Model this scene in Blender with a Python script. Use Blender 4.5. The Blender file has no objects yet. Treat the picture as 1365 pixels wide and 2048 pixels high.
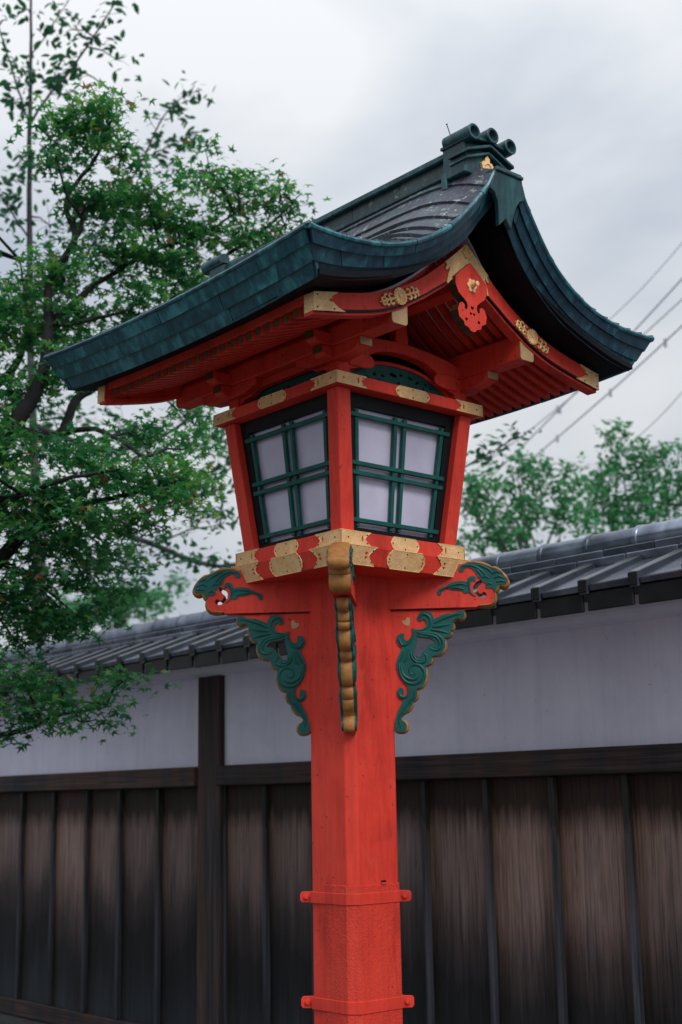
import bpy, bmesh, math, random
import numpy as np
from mathutils import Vector, Matrix
from mathutils.geometry import tessellate_polygon

random.seed(7); RNG = np.random.default_rng(7)
sc = bpy.context.scene
R = math.radians
EYE = 1.6

# ------------------------------------------------------------------ camera
CAM = Vector((3.7582, -3.2980, EYE))
RT = Vector((0.65247342, 0.757631, -0.01654381))
UP = Vector((0.16651114, -0.12203389, 0.97845887))
FW = Vector((-0.73929187, 0.64117314, 0.20577787))
FPX = 2719.774
cd = bpy.data.cameras.new('camera'); cam = bpy.data.objects.new('camera', cd); sc.collection.objects.link(cam)
m = Matrix.Identity(4)
for i in range(3):
    m[i][0] = RT[i]; m[i][1] = UP[i]; m[i][2] = -FW[i]; m[i][3] = CAM[i]
cam.matrix_world = m
cd.sensor_fit = 'VERTICAL'; cd.sensor_height = 36.0; cd.sensor_width = 24.0
cd.lens = 47.8085; cd.clip_start = 0.05; cd.clip_end = 2000
cd.dof.use_dof = True; cd.dof.focus_distance = 4.75; cd.dof.aperture_fstop = 3.0; cd.dof.aperture_blades = 0
sc.camera = cam

# ------------------------------------------------------------------ sky, sun, exposure
SUN_EL, SUN_AZ = R(42), math.atan2(-0.22, 0.97)      # the sun stands over the gable side of the lantern
sun_dir = Vector((math.cos(SUN_EL)*math.cos(SUN_AZ), math.cos(SUN_EL)*math.sin(SUN_AZ), math.sin(SUN_EL)))
w = bpy.data.worlds.new('World'); sc.world = w; w.use_nodes = True
nt = w.node_tree; nt.nodes.clear()
def N(t, **k):
    n = nt.nodes.new(t)
    for a, b in k.items(): setattr(n, a, b)
    return n
def math_node(nt_, op, a, b=None, c=None):
    n = nt_.nodes.new('ShaderNodeMath'); n.operation = op
    for i, x in enumerate((a, b, c)):
        if x is None: continue
        if isinstance(x, (int, float)): n.inputs[i].default_value = x
        else: nt_.links.new(x, n.inputs[i])
    return n.outputs[0]
out = N('ShaderNodeOutputWorld'); bg = N('ShaderNodeBackground'); tc = N('ShaderNodeTexCoord')
sky = N('ShaderNodeTexSky', sky_type='NISHITA'); sky.sun_disc = False
sky.sun_elevation = SUN_EL; sky.sun_rotation = math.atan2(sun_dir.x, sun_dir.y)
sep = N('ShaderNodeSeparateXYZ'); nt.links.new(tc.outputs['Generated'], sep.inputs[0])
zc = math_node(nt, 'MAXIMUM', sep.outputs[2], 0.0)
mp = N('ShaderNodeMapping'); mp.inputs['Scale'].default_value = (1.0, 1.0, 2.0); mp.inputs['Location'].default_value = (1.2, 9.3, 2.07)
nt.links.new(tc.outputs['Generated'], mp.inputs[0])
n1 = N('ShaderNodeTexNoise'); n1.inputs['Scale'].default_value = 3.0; n1.inputs['Detail'].default_value = 5; n1.inputs['Roughness'].default_value = 0.48; n1.inputs['Distortion'].default_value = 0.25
nt.links.new(mp.outputs[0], n1.inputs['Vector'])
rmp = N('ShaderNodeValToRGB'); rmp.color_ramp.elements[0].position = 0.36; rmp.color_ramp.elements[1].position = 0.62
rmp.color_ramp.elements[0].color = (0.42, 0.465, 0.535, 1); rmp.color_ramp.elements[1].color = (0.70, 0.715, 0.73, 1)
nt.links.new(n1.outputs[0], rmp.inputs[0])
# overcast luminance: (1 + 2 sin(elevation)) / 3, scaled to the zenith
lum = math_node(nt, 'MULTIPLY_ADD', zc, 0.90, 0.60)
sc1 = N('ShaderNodeVectorMath', operation='SCALE'); nt.links.new(rmp.outputs[0], sc1.inputs[0]); nt.links.new(lum, sc1.inputs['Scale'])
sc2 = N('ShaderNodeVectorMath', operation='SCALE'); nt.links.new(sky.outputs[0], sc2.inputs[0]); sc2.inputs['Scale'].default_value = 1.0
scl = N('ShaderNodeVectorMath', operation='SCALE'); nt.links.new(sc1.outputs[0], scl.inputs[0]); scl.inputs['Scale'].default_value = 11.0
mix = N('ShaderNodeMix', data_type='RGBA'); mix.inputs[0].default_value = 0.90
nt.links.new(sc2.outputs[0], mix.inputs[6]); nt.links.new(scl.outputs[0], mix.inputs[7])
nt.links.new(mix.outputs[2], bg.inputs[0]); bg.inputs[1].default_value = 0.10
nt.links.new(bg.outputs[0], out.inputs[0])
sl = bpy.data.lights.new('sun', 'SUN'); so = bpy.data.objects.new('sun', sl); sc.collection.objects.link(so)
sl.energy = 1.5; sl.angle = R(25); sl.color = (1.0, 0.96, 0.91)
so.rotation_euler = (-sun_dir).to_track_quat('-Z', 'Y').to_euler(); so.location = (6, -6, 12)
vs = sc.view_settings; vs.view_transform = 'Standard'; vs.look = 'None'; vs.exposure = 0.28; vs.gamma = 1.0; vs.use_curve_mapping = False
sc.cycles.use_denoising = True
sc.cycles.max_bounces = 6; sc.cycles.transparent_max_bounces = 8

# ------------------------------------------------------------------ helpers
def ray(px, py): return FW + RT*((px-682.5)/FPX) - UP*((py-1024)/FPX)
def at(px, py, depth): return CAM + ray(px, py)*depth
def hit(px, py, ax, val):
    d = ray(px, py); t = (val-CAM[ax])/d[ax]; return CAM + d*t

def link(o, parent=None):
    sc.collection.objects.link(o)
    if parent is not None: o.parent = parent
    return o
def empty(name, label, cat, loc=(0, 0, 0)):
    o = bpy.data.objects.new(name, None); o.empty_display_size = 0.1; sc.collection.objects.link(o)
    o.location = loc; o['label'] = label; o['category'] = cat
    bpy.context.view_layer.update()
    return o
def tag(o, label=None, cat=None, group=None, kind=None):
    if label: o['label'] = label
    if cat: o['category'] = cat
    if group: o['group'] = group
    if kind: o['kind'] = kind
    return o

class MB:
    def __init__(s): s.v = []; s.f = []; s.m = []
    def add(s, vs, fs, mi=0):
        o = len(s.v); s.v += [tuple(p) for p in vs]
        for f in fs: s.f.append(tuple(i+o for i in f)); s.m.append(mi)
    def hexa(s, c, mi=0):       # 8 corners: bottom ring of four, top ring of four
        s.add(c, [(0,3,2,1),(4,5,6,7),(0,1,5,4),(1,2,6,5),(2,3,7,6),(3,0,4,7)], mi)
    def box(s, a, b, mi=0):
        (x0,y0,z0),(x1,y1,z1) = a, b
        s.hexa([(x0,y0,z0),(x1,y0,z0),(x1,y1,z0),(x0,y1,z0),(x0,y0,z1),(x1,y0,z1),(x1,y1,z1),(x0,y1,z1)], mi)
    def rings(s, rings, mi=0, cap=True, closed=False):
        n = len(rings[0]); o = len(s.v)
        for r in rings: s.v += [tuple(p) for p in r]
        k = len(rings)
        for i in range(k if closed else k-1):
            a = o+i*n; b = o+((i+1) % k)*n
            for j in range(n):
                j2 = (j+1) % n; s.f.append((a+j, a+j2, b+j2, b+j)); s.m.append(mi)
        if cap and not closed:
            s.f.append(tuple(o+j for j in range(n))[::-1]); s.m.append(mi)
            s.f.append(tuple(o+(k-1)*n+j for j in range(n))); s.m.append(mi)
    def tube(s, pts, rad, n=8, mi=0, cap=True):
        pts = [Vector(p) for p in pts]; rs = []
        if not hasattr(rad, '__len__'): rad = [rad]*len(pts)
        ref = None
        for i, p in enumerate(pts):
            d = (pts[min(i+1, len(pts)-1)]-pts[max(i-1, 0)]).normalized()
            if ref is None:
                ref = Vector((0,0,1)) if abs(d.z) < 0.9 else Vector((1,0,0))
            a = d.cross(ref)
            if a.length < 1e-5: a = d.orthogonal()
            a.normalize(); b = a.cross(d).normalized(); ref = b
            rs.append([p+(a*math.cos(2*math.pi*j/n)+b*math.sin(2*math.pi*j/n))*rad[i] for j in range(n)])
        s.rings(rs, mi, cap)
    def strip(s, grid, thick, mi=0):  # grid[i][j] of points: closed sheet thickened along -normal
        n, k = len(grid), len(grid[0]); o = len(s.v)
        top = [[Vector(p) for p in row] for row in grid]
        bot = []
        for i in range(n):
            row = []
            for j in range(k):
                a = top[min(i+1,n-1)][j]-top[max(i-1,0)][j]; b = top[i][min(j+1,k-1)]-top[i][max(j-1,0)]
                nn = a.cross(b); nn = nn.normalized() if nn.length > 1e-12 else Vector((0,0,1))
                row.append(top[i][j]-nn*thick)
            bot.append(row)
        for g in (top, bot):
            for row in g: s.v += [tuple(p) for p in row]
        T = lambda i, j: o+i*k+j
        B = lambda i, j: o+n*k+i*k+j
        for i in range(n-1):
            for j in range(k-1):
                s.f.append((T(i,j),T(i+1,j),T(i+1,j+1),T(i,j+1))); s.m.append(mi)
                s.f.append((B(i,j),B(i,j+1),B(i+1,j+1),B(i+1,j))); s.m.append(mi)
        for i in range(n-1):
            s.f.append((T(i,0),B(i,0),B(i+1,0),T(i+1,0))); s.m.append(mi)
            s.f.append((T(i,k-1),T(i+1,k-1),B(i+1,k-1),B(i,k-1))); s.m.append(mi)
        for j in range(k-1):
            s.f.append((T(0,j),T(0,j+1),B(0,j+1),B(0,j))); s.m.append(mi)
            s.f.append((T(n-1,j),B(n-1,j),B(n-1,j+1),T(n-1,j+1))); s.m.append(mi)
    def extrude(s, outline, fa, fb, holes=(), ma=0, mr=0, mb_=None, rim_mats=None):
        """outline/holes in 2D; fa, fb map a 2D point to the front and back 3D point."""
        loops = [list(outline)]+[list(h) for h in holes]
        flat = [p for l in loops for p in l]
        tris = tessellate_polygon([[Vector((p[0], p[1], 0)) for p in l] for l in loops])
        o = len(s.v); n = len(flat)
        s.v += [tuple(fa(p)) for p in flat]+[tuple(fb(p)) for p in flat]
        for t in tris:
            s.f.append(tuple(o+i for i in t)); s.m.append(ma)
            s.f.append(tuple(o+n+i for i in reversed(t))); s.m.append(ma if mb_ is None else mb_)
        c = 0
        for li, l in enumerate(loops):
            k = len(l)
            for i in range(k):
                a, b = o+c+i, o+c+(i+1) % k
                mm = mr
                if rim_mats and li == 0: mm = rim_mats(i)
                s.f.append((a, b, b+n, a+n)); s.m.append(mm)
            c += k
    def mesh(s, name, mats, smooth=False, bevel=0, seg=1, sharp=None):
        me = bpy.data.meshes.new(name)
        me.from_pydata(s.v, [], s.f)
        for mm in mats: me.materials.append(mm)
        me.polygons.foreach_set('material_index', s.m)
        bm = bmesh.new(); bm.from_mesh(me)
        bmesh.ops.recalc_face_normals(bm, faces=bm.faces)
        if bevel:
            es = [e for e in bm.edges if len(e.link_faces) == 2 and e.calc_face_angle(0) > 0.5]
            bmesh.ops.bevel(bm, geom=es, offset=bevel, segments=seg, affect='EDGES', profile=0.6, clamp_overlap=True)
        if smooth:
            for f in bm.faces: f.smooth = True
            lim = sharp if sharp else 0.7
            for e in bm.edges:
                if len(e.link_faces) == 2 and e.calc_face_angle(0) > lim: e.smooth = False
        bm.to_mesh(me); bm.free()
        return me
    def build(s, name, mats, parent=None, **k):
        if not isinstance(mats, (list, tuple)): mats = [mats]
        return link(bpy.data.objects.new(name, s.mesh(name, mats, **k)), parent)

def place(name, me, parent, mat4=None):
    o = link(bpy.data.objects.new(name, me), parent)
    if mat4 is not None: o.matrix_local = mat4
    return o

def catmull(pts, n=8, closed=False):
    P = [np.array(p, float) for p in pts]; k = len(P); out = []
    for i in range(k if closed else k-1):
        g = (lambda j: P[j % k]) if closed else (lambda j: P[min(max(j, 0), k-1)])
        p0, p1, p2, p3 = g(i-1), g(i), g(i+1), g(i+2)
        for t in np.linspace(0, 1, n, endpoint=False):
            out.append(0.5*((2*p1)+(-p0+p2)*t+(2*p0-5*p1+4*p2-p3)*t*t+(-p0+3*p1-3*p2+p3)*t**3))
    if not closed: out.append(P[-1])
    return [tuple(x) for x in out]

def table(pts):
    d = np.array(catmull(pts, 12)); xs, ys = d[:, 0], d[:, 1]
    return lambda x: float(np.interp(x, xs, ys))

# ------------------------------------------------------------------ materials
class Mat:
    def __init__(s, name):
        s.m = bpy.data.materials.new(name); s.m.use_nodes = True; s.nt = s.m.node_tree
        s.b = s.nt.nodes['Principled BSDF']; s.out = s.nt.nodes['Material Output']
    def n(s, t, **k):
        n = s.nt.nodes.new(t)
        for a, b in k.items(): setattr(n, a, b)
        return n
    def L(s, a, b): s.nt.links.new(a, b)
    def pos(s, scale=(1,1,1), coord='pos', rnd=False):
        mp = s.n('ShaderNodeMapping'); mp.inputs['Scale'].default_value = scale
        if coord == 'pos': s.L(s.n('ShaderNodeNewGeometry').outputs['Position'], mp.inputs[0])
        else: s.L(s.n('ShaderNodeTexCoord').outputs[coord], mp.inputs[0])
        if rnd:
            oi = s.n('ShaderNodeObjectInfo'); vm = s.n('ShaderNodeVectorMath', operation='SCALE'); vm.inputs[0].default_value = (31, 17, 23)
            s.L(oi.outputs['Random'], vm.inputs['Scale']); s.L(vm.outputs[0], mp.inputs['Location'])
        return mp.outputs[0]
    def noise(s, vec, scale=5, detail=4, rough=0.55, dist=0.0):
        t = s.n('ShaderNodeTexNoise'); t.inputs['Scale'].default_value = scale; t.inputs['Detail'].default_value = detail
        t.inputs['Roughness'].default_value = rough; t.inputs['Distortion'].default_value = dist
        s.L(vec, t.inputs['Vector']); return t.outputs[0]
    def ramp(s, fac, stops, interp='LINEAR'):
        r = s.n('ShaderNodeValToRGB'); cr = r.color_ramp; cr.interpolation = interp
        while len(cr.elements) > 1: cr.elements.remove(cr.elements[-1])
        for i, (p, c) in enumerate(stops):
            e = cr.elements[0] if i == 0 else cr.elements.new(p)
            e.position = p; e.color = (*c, 1) if len(c) == 3 else c
        s.L(fac, r.inputs[0]); return r.outputs[0]
    def mix(s, fac, a, b, blend='MIX'):
        x = s.n('ShaderNodeMix', data_type='RGBA', blend_type=blend)
        for i, q in ((0, fac), (6, a), (7, b)):
            if isinstance(q, (int, float)): x.inputs[i].default_value = q
            elif isinstance(q, tuple): x.inputs[i].default_value = (*q, 1)
            else: s.L(q, x.inputs[i])
        return x.outputs[2]
    def bump(s, h, strength=0.3, dist=0.01):
        b = s.n('ShaderNodeBump'); b.inputs['Strength'].default_value = strength; b.inputs['Distance'].default_value = dist
        s.L(h, b.inputs['Height']); s.L(b.outputs[0], s.b.inputs['Normal'])
    def col(s, c):
        if isinstance(c, tuple): s.b.inputs['Base Color'].default_value = (*c, 1)
        else: s.L(c, s.b.inputs['Base Color'])
    def set(s, **k):
        for a, b in k.items():
            i = s.b.inputs[a.replace('_', ' ')]
            if isinstance(b, (int, float)): i.default_value = b
            else: s.L(b, i)
BW = lambda a, b: ((a, a, a), (b, b, b))

def red_paint(name, rough_tex=False, tint=1.0):
    M = Mat(name); p = M.pos()
    n = M.noise(p, 3.5, 5, 0.6); n2 = M.noise(M.pos((60, 60, 6)), 1.0, 3)
    c = M.ramp(n, [(0.3, (0.55*tint, 0.033, 0.021)), (0.5, (0.70*tint, 0.047, 0.028)), (0.72, (0.76*tint, 0.064, 0.038))])
    streak = M.ramp(n2, [(0.35, (0.86,)*3), (0.6, (1.0,)*3)])
    c = M.mix(1.0, c, streak, 'MULTIPLY')
    # rain stains, faded scuffs, small chips and grime specks
    stain = M.ramp(M.noise(M.pos((7, 7, 2.2)), 1.0, 5, 0.65, 0.5), [(0.34, (0.66, 0.60, 0.62)), (0.46, (1.0,)*3)])
    c = M.mix(0.8, c, stain, 'MULTIPLY')
    fade = M.ramp(M.noise(p, 9, 6, 0.7), [(0.60, (0,)*3), (0.74, (0.30,)*3)])
    c = M.mix(fade, c, (0.74, 0.14, 0.09))
    sp = M.ramp(M.noise(p, 55, 2, 0.5), [(0.26, (0.45,)*3), (0.31, (1.0,)*3)])
    M.col(M.mix(1.0, c, sp, 'MULTIPLY'))
    M.set(Roughness=0.6, Specular_IOR_Level=0.3)
    if rough_tex:
        M.bump(M.noise(p, 130, 3, 0.6), 0.55, 0.006)
    else:
        M.bump(M.noise(M.pos((30, 30, 4)), 3, 4, 0.6), 0.18, 0.004)
    return M.m
RED = red_paint('vermilion_paint'); RED_ROUGH = red_paint('vermilion_textured_sheet', True, 0.95)

def green_paint():
    M = Mat('green_paint'); p = M.pos()
    n = M.noise(p, 14, 4)
    M.col(M.ramp(n, [(0.3, (0.003, 0.060, 0.055)), (0.7, (0.005, 0.108, 0.096))]))
    M.set(Roughness=0.5, Specular_IOR_Level=0.3); M.bump(M.noise(p, 90, 3), 0.2, 0.003); return M.m
GREEN = green_paint()
def simple(name, c, rough=0.6, metal=0.0, var=0.25, scale=8, bump=0.15, spec=0.4):
    M = Mat(name); p = M.pos(); n = M.noise(p, scale, 5, 0.6)
    lo = tuple(x*(1-var) for x in c); hi = tuple(min(1, x*(1+var)) for x in c)
    M.col(M.ramp(n, [(0.3, lo), (0.7, hi)])); M.set(Roughness=rough, Metallic=metal, Specular_IOR_Level=spec)
    if bump: M.bump(M.noise(p, scale*8, 3), bump, 0.004)
    return M.m
BLACK = simple('black_lacquer', (0.004, 0.005, 0.008), 0.55, spec=0.2)
SHADE_FILL = simple('interior_shade_fill', (0.006, 0.006, 0.008), 0.9, spec=0.05)  # shade of the hollow interior put into a near-black colour
NAIL = simple('dark_nail', (0.015, 0.012, 0.01), 0.5)
WHITE_BOARD = simple('pale_ceiling_board', (0.50, 0.48, 0.56), 0.8, var=0.1)
OCHRE = simple('ochre_edge_paint', (0.36, 0.155, 0.040), 0.6, var=0.30, scale=30, bump=0.3)
def gold(name, bright=1.0, eng=True):
    M = Mat(name); p = M.pos()
    n = M.noise(p, 25, 4)
    c = M.ramp(n, [(0.3, (0.82*bright, 0.49*bright, 0.21*bright)), (0.7, (0.97*bright, 0.66*bright, 0.34*bright))])
    if eng:
        v = M.n('ShaderNodeTexVoronoi', feature='DISTANCE_TO_EDGE'); v.inputs['Scale'].default_value = 75; M.L(p, v.inputs['Vector'])
        wv = M.n('ShaderNodeTexNoise'); wv.inputs['Scale'].default_value = 120; wv.inputs['Detail'].default_value = 2; wv.inputs['Distortion'].default_value = 2.5; M.L(p, wv.inputs['Vector'])
        h = M.mix(0.55, v.outputs[0], wv.outputs[0])
        line = M.ramp(wv.outputs[0], [(0.40, (0.40, 0.30, 0.20)), (0.47, (1.0, 1.0, 1.0)), (0.53, (1.0, 1.0, 1.0)), (0.60, (0.50, 0.40, 0.28))])
        c = M.mix(0.55, c, line, 'MULTIPLY')
        M.bump(h, 0.6, 0.004)
    M.col(c); M.set(Metallic=0.12, Roughness=0.42); return M.m
GOLD = gold('engraved_gilt_metal'); GOLD_P = gold('plain_gilt_metal', 1.02, False)
GILT_DULL = gold('dull_gilt_paint', 0.48, False)
END_BROWN = simple('brown_end_paint', (0.075, 0.045, 0.012), 0.6)
PEND_SIDE = simple('dark_brown_edge_paint', (0.060, 0.032, 0.012), 0.6)

def copper(name, c0, c1, c2, spots, rough, pos=(0.36, 0.50, 0.64)):
    M = Mat(name); p = M.pos(rnd=True); pw = M.pos()
    n = M.noise(p, 2.6, 5, 0.6, 0.3); st = M.noise(M.pos((30, 30, 2.2), rnd=True), 1.0, 4, 0.6)
    f = M.mix(0.5, n, st)
    c = M.ramp(f, [(pos[0], c0), (pos[1], c1), (pos[2], c2)])
    # dark grime runs
    run = M.ramp(M.noise(M.pos((55, 55, 5), rnd=True), 1.0, 4, 0.7), [(0.36, (0.45,)*3), (0.5, (1.0,)*3)])
    c = M.mix(0.5, c, run, 'MULTIPLY')
    oi = M.n('ShaderNodeObjectInfo')
    c = M.mix(1.0, c, M.ramp(oi.outputs['Random'], [(0, (0.80, 0.84, 0.90)), (1, (1.18, 1.15, 1.10))]), 'MULTIPLY')
    if spots:
        s1 = M.noise(pw, 48, 3, 0.7); s2 = M.noise(pw, 8, 2)
        sf = M.ramp(s1, [(0.57, (0,)*3), (0.62, (1,)*3)]); sg = M.ramp(s2, [(0.46, (0,)*3), (0.60, (1,)*3)])
        c = M.mix(M.mix(1.0, sf, sg, 'MULTIPLY'), c, (0.42, 0.50, 0.46))
    M.col(c); M.set(Roughness=rough, Specular_IOR_Level=0.5, Metallic=0.1)
    M.bump(M.noise(p, 7, 4), 0.4, 0.012); return M.m
COP_F = copper('copper_patina_fascia', (0.005, 0.036, 0.060), (0.009, 0.092, 0.125), (0.050, 0.270, 0.300), False, 0.32)
COP_V = copper('copper_verge_sheet', (0.007, 0.026, 0.050), (0.012, 0.052, 0.088), (0.035, 0.190, 0.215), False, 0.36, (0.36, 0.52, 0.66))
COP_R = copper('copper_roof_sheet', (0.045, 0.050, 0.072), (0.075, 0.082, 0.110), (0.085, 0.135, 0.140), True, 0.42)
COP_D = copper('copper_ridge', (0.006, 0.022, 0.033), (0.010, 0.055, 0.070), (0.025, 0.130, 0.140), False, 0.45)
COP_P = copper('copper_ridge_panel', (0.022, 0.036, 0.045), (0.035, 0.060, 0.068), (0.050, 0.100, 0.100), True, 0.45)
SOFFIT = simple('near_black_soffit', (0.0025, 0.004, 0.008), 0.6, spec=0.15)  # even near-black over the whole underside

def glass_pane():
    M = Mat('milky_window_pane'); p = M.pos(); n = M.noise(p, 6, 3)
    M.col(M.ramp(n, [(0.3, (0.50, 0.48, 0.64)), (0.7, (0.60, 0.58, 0.74))])); M.set(Roughness=0.12, Specular_IOR_Level=0.5); return M.m
PANE = glass_pane()

def plaster():
    M = Mat('white_plaster'); p = M.pos()
    n = M.noise(p, 1.2, 6, 0.6); st = M.noise(M.pos((7, 7, 0.6)), 1.0, 4)
    c = M.ramp(M.mix(0.5, n, st), [(0.3, (0.70, 0.69, 0.84)), (0.7, (0.80, 0.79, 0.93))])
    sp = M.ramp(M.noise(p, 30, 2), [(0.24, (0.75,)*3), (0.28, (1,)*3)])
    drip = M.ramp(M.noise(M.pos((9, 9, 0.5)), 1.0, 6, 0.75, 0.8), [(0.34, (0.88, 0.88, 0.90)), (0.50, (1,)*3)]); patch = M.ramp(M.noise(p, 2.3, 5, 0.7, 0.6), [(0.35, (0.88, 0.88, 0.90)), (0.6, (1,)*3)])
    c = M.mix(0.7, c, drip, 'MULTIPLY'); c = M.mix(0.8, c, patch, 'MULTIPLY')
    M.col(M.mix(1.0, c, sp, 'MULTIPLY')); M.set(Roughness=0.9, Specular_IOR_Level=0.1); M.bump(M.noise(p, 20, 4), 0.15, 0.004); return M.m
PLASTER = plaster()

def wood(name, horizontal=False, weather=True, dark=1.0):
    M = Mat(name)
    sca = (1.2, 55, 55) if horizontal else (55, 55, 1.2)
    g = M.noise(M.pos(sca, rnd=True), 1.0, 5, 0.6, 0.9); g2 = M.noise(M.pos(tuple(q*3.0 if q > 2 else q*2 for q in sca), rnd=True), 1.0, 3, 0.6)
    gg = M.mix(0.45, g, g2)
    brown = M.ramp(gg, [(0.30, (0.050*dark, 0.030*dark, 0.024*dark)), (0.48, (0.125*dark, 0.078*dark, 0.064*dark)), (0.66, (0.23*dark, 0.155*dark, 0.140*dark))])
    grey = M.ramp(gg, [(0.30, (0.022*dark, 0.026*dark, 0.032*dark)), (0.5, (0.060*dark, 0.066*dark, 0.078*dark)), (0.70, (0.15*dark, 0.15*dark, 0.17*dark))])
    big = M.noise(M.pos((6, 6, 0.8), rnd=True), 1.0, 3, 0.55)
    c = M.mix(M.ramp(big, [(0.42, BW(0, 1)[0]), (0.66, BW(0, 1)[1])]), brown, grey)
    if weather:
        sp = M.n('ShaderNodeSeparateXYZ'); M.L(M.n('ShaderNodeNewGeometry').outputs['Position'], sp.inputs[0])
        wob = M.noise(M.pos((18, 18, 0.8), rnd=True), 1.0, 4, 0.65)
        zz = math_node(M.nt, 'MULTIPLY_ADD', wob, 0.75, sp.outputs[2])
        mr = M.n('ShaderNodeMapRange'); mr.inputs[1].default_value = 0.2; mr.inputs[2].default_value = 2.2; M.L(zz, mr.inputs[0])
        # rain-splash staining at the foot, darker band under the rail
        wet = M.ramp(mr.outputs[0], [(0.30, (0.30, 0.46, 0.58)), (0.42, (0.16, 0.19, 0.22)), (0.56, (1.0, 1.0, 1.0)), (0.80, (1.0, 0.98, 0.95)), (0.885, (0.20, 0.18, 0.17)), (1.0, (0.14, 0.13, 0.13))])
        c = M.mix(1.0, c, wet, 'MULTIPLY')
    oi = M.n('ShaderNodeObjectInfo')
    c = M.mix(1.0, c, M.ramp(oi.outputs['Random'], [(0, (0.75, 0.75, 0.78)), (1, (1.12, 1.08, 1.05))]), 'MULTIPLY')
    M.col(c); M.set(Roughness=0.8, Specular_IOR_Level=0.2); M.bump(gg, 0.5, 0.006); return M.m
def board_mat():
    M = Mat('weathered_cedar_board')
    gen = M.n('ShaderNodeTexCoord').outputs['Generated']; sg = M.n('ShaderNodeSeparateXYZ'); M.L(gen, sg.inputs[0])
    g = M.noise(M.pos((70, 70, 1.6), rnd=True), 1.0, 5, 0.65, 0.8)
    cath = M.noise(M.pos((16, 16, 0.7), rnd=True), 1.0, 3, 0.5, 1.6)
    wv = M.n('ShaderNodeMath', operation='SINE'); M.L(math_node(M.nt, 'MULTIPLY', cath, 60.0), wv.inputs[0])
    gg = math_node(M.nt, 'MULTIPLY_ADD', wv.outputs[0], 0.055, g)
    c = M.ramp(gg, [(0.32, (0.105, 0.070, 0.062)), (0.50, (0.185, 0.130, 0.120)), (0.70, (0.25, 0.185, 0.175))])
    # greyed, blotchy middle and a warmer sheltered edge next to each batten
    blot = M.ramp(M.noise(M.pos((9, 9, 1.3), rnd=True), 1.0, 5, 0.65), [(0.50, (0,)*3), (0.72, (0.7,)*3)])
    c = M.mix(blot, c, M.ramp(gg, [(0.35, (0.020, 0.025, 0.031)), (0.65, (0.075, 0.080, 0.094))]))
    edge = M.ramp(sg.outputs[0], [(0.0, (0.5,)*3), (0.05, (1.0,)*3), (0.20, (0.35,)*3), (0.35, (0,)*3), (0.78, (0,)*3), (0.95, (0.7,)*3), (1.0, (0.3,)*3)])
    c = M.mix(math_node(M.nt, 'MULTIPLY', edge, 0.75), c, M.ramp(gg, [(0.3, (0.062, 0.034, 0.020)), (0.7, (0.170, 0.098, 0.066))]))
    # rain-splash staining at the foot, darker band under the rail
    wob = M.noise(M.pos((26, 26, 1.1), rnd=True), 1.0, 4, 0.7); wob2 = M.noise(M.pos((2.5, 2.5, 0.5), rnd=True), 1.0, 2, 0.5)
    zz = math_node(M.nt, 'MULTIPLY_ADD', wob, 0.26, math_node(M.nt, 'MULTIPLY_ADD', wob2, 0.34, sg.outputs[2]))
    zz = math_node(M.nt, 'MULTIPLY_ADD', M.n('ShaderNodeObjectInfo').outputs['Random'], 0.14, math_node(M.nt, 'ADD', zz, -0.10))
    wet = M.ramp(zz, [(0.30, (0.15, 0.27, 0.36)), (0.48, (0.065, 0.105, 0.145)), (0.62, (0.08, 0.105, 0.135)), (0.78, (0.34, 0.35, 0.38)), (0.92, (0.95, 0.94, 0.95)), (1.1, (1.12, 1.1, 1.08))])
    c = M.mix(1.0, c, wet, 'MULTIPLY')
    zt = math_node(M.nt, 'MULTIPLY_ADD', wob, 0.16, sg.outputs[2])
    top_band = M.ramp(zt, [(0.90, (1.0,)*3), (0.985, (0.16, 0.13, 0.12))])  # boards turn darker towards the top
    c = M.mix(1.0, c, top_band, 'MULTIPLY')
    oi = M.n('ShaderNodeObjectInfo')
    c = M.mix(1.0, c, M.ramp(oi.outputs['Random'], [(0, (0.55, 0.57, 0.62)), (1, (1.2, 1.14, 1.08))]), 'MULTIPLY')
    M.col(c); M.set(Roughness=0.75, Specular_IOR_Level=0.25); M.bump(gg, 0.4, 0.004); return M.m
def batten_mat():
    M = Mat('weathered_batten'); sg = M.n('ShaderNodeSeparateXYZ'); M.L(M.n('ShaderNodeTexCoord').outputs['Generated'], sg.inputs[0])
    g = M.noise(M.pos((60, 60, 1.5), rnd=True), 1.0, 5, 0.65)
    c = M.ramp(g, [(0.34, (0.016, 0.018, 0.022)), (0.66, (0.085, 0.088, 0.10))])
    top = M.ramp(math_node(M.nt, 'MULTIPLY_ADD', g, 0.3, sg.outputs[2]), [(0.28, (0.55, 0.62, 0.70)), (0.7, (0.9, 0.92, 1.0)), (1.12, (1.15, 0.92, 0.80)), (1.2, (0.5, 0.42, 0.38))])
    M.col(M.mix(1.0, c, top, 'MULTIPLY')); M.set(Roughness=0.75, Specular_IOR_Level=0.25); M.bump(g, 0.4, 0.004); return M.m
BOARD = board_mat(); BATTEN = batten_mat(); RAILW = wood('dark_timber_rail', True, False, 0.5); POSTW = wood('dark_timber_post', weather=False, dark=0.55)
TILE = Mat('grey_roof_tile')
_n = TILE.noise(TILE.pos(rnd=True), 3, 6, 0.65, 0.5)
TILE.col(TILE.mix(1.0, TILE.ramp(_n, [(0.3, (0.05, 0.06, 0.085)), (0.5, (0.14, 0.165, 0.22)), (0.72, (0.32, 0.36, 0.45))]),
     TILE.ramp(TILE.n('ShaderNodeObjectInfo').outputs['Random'], [(0, (0.75,)*3), (1, (1.15,)*3)]), 'MULTIPLY'))
TILE.set(Roughness=0.27, Specular_IOR_Level=0.5, Metallic=0.8); TILE.bump(TILE.noise(TILE.pos(), 25, 4), 0.2, 0.006); TILE = TILE.m
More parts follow.
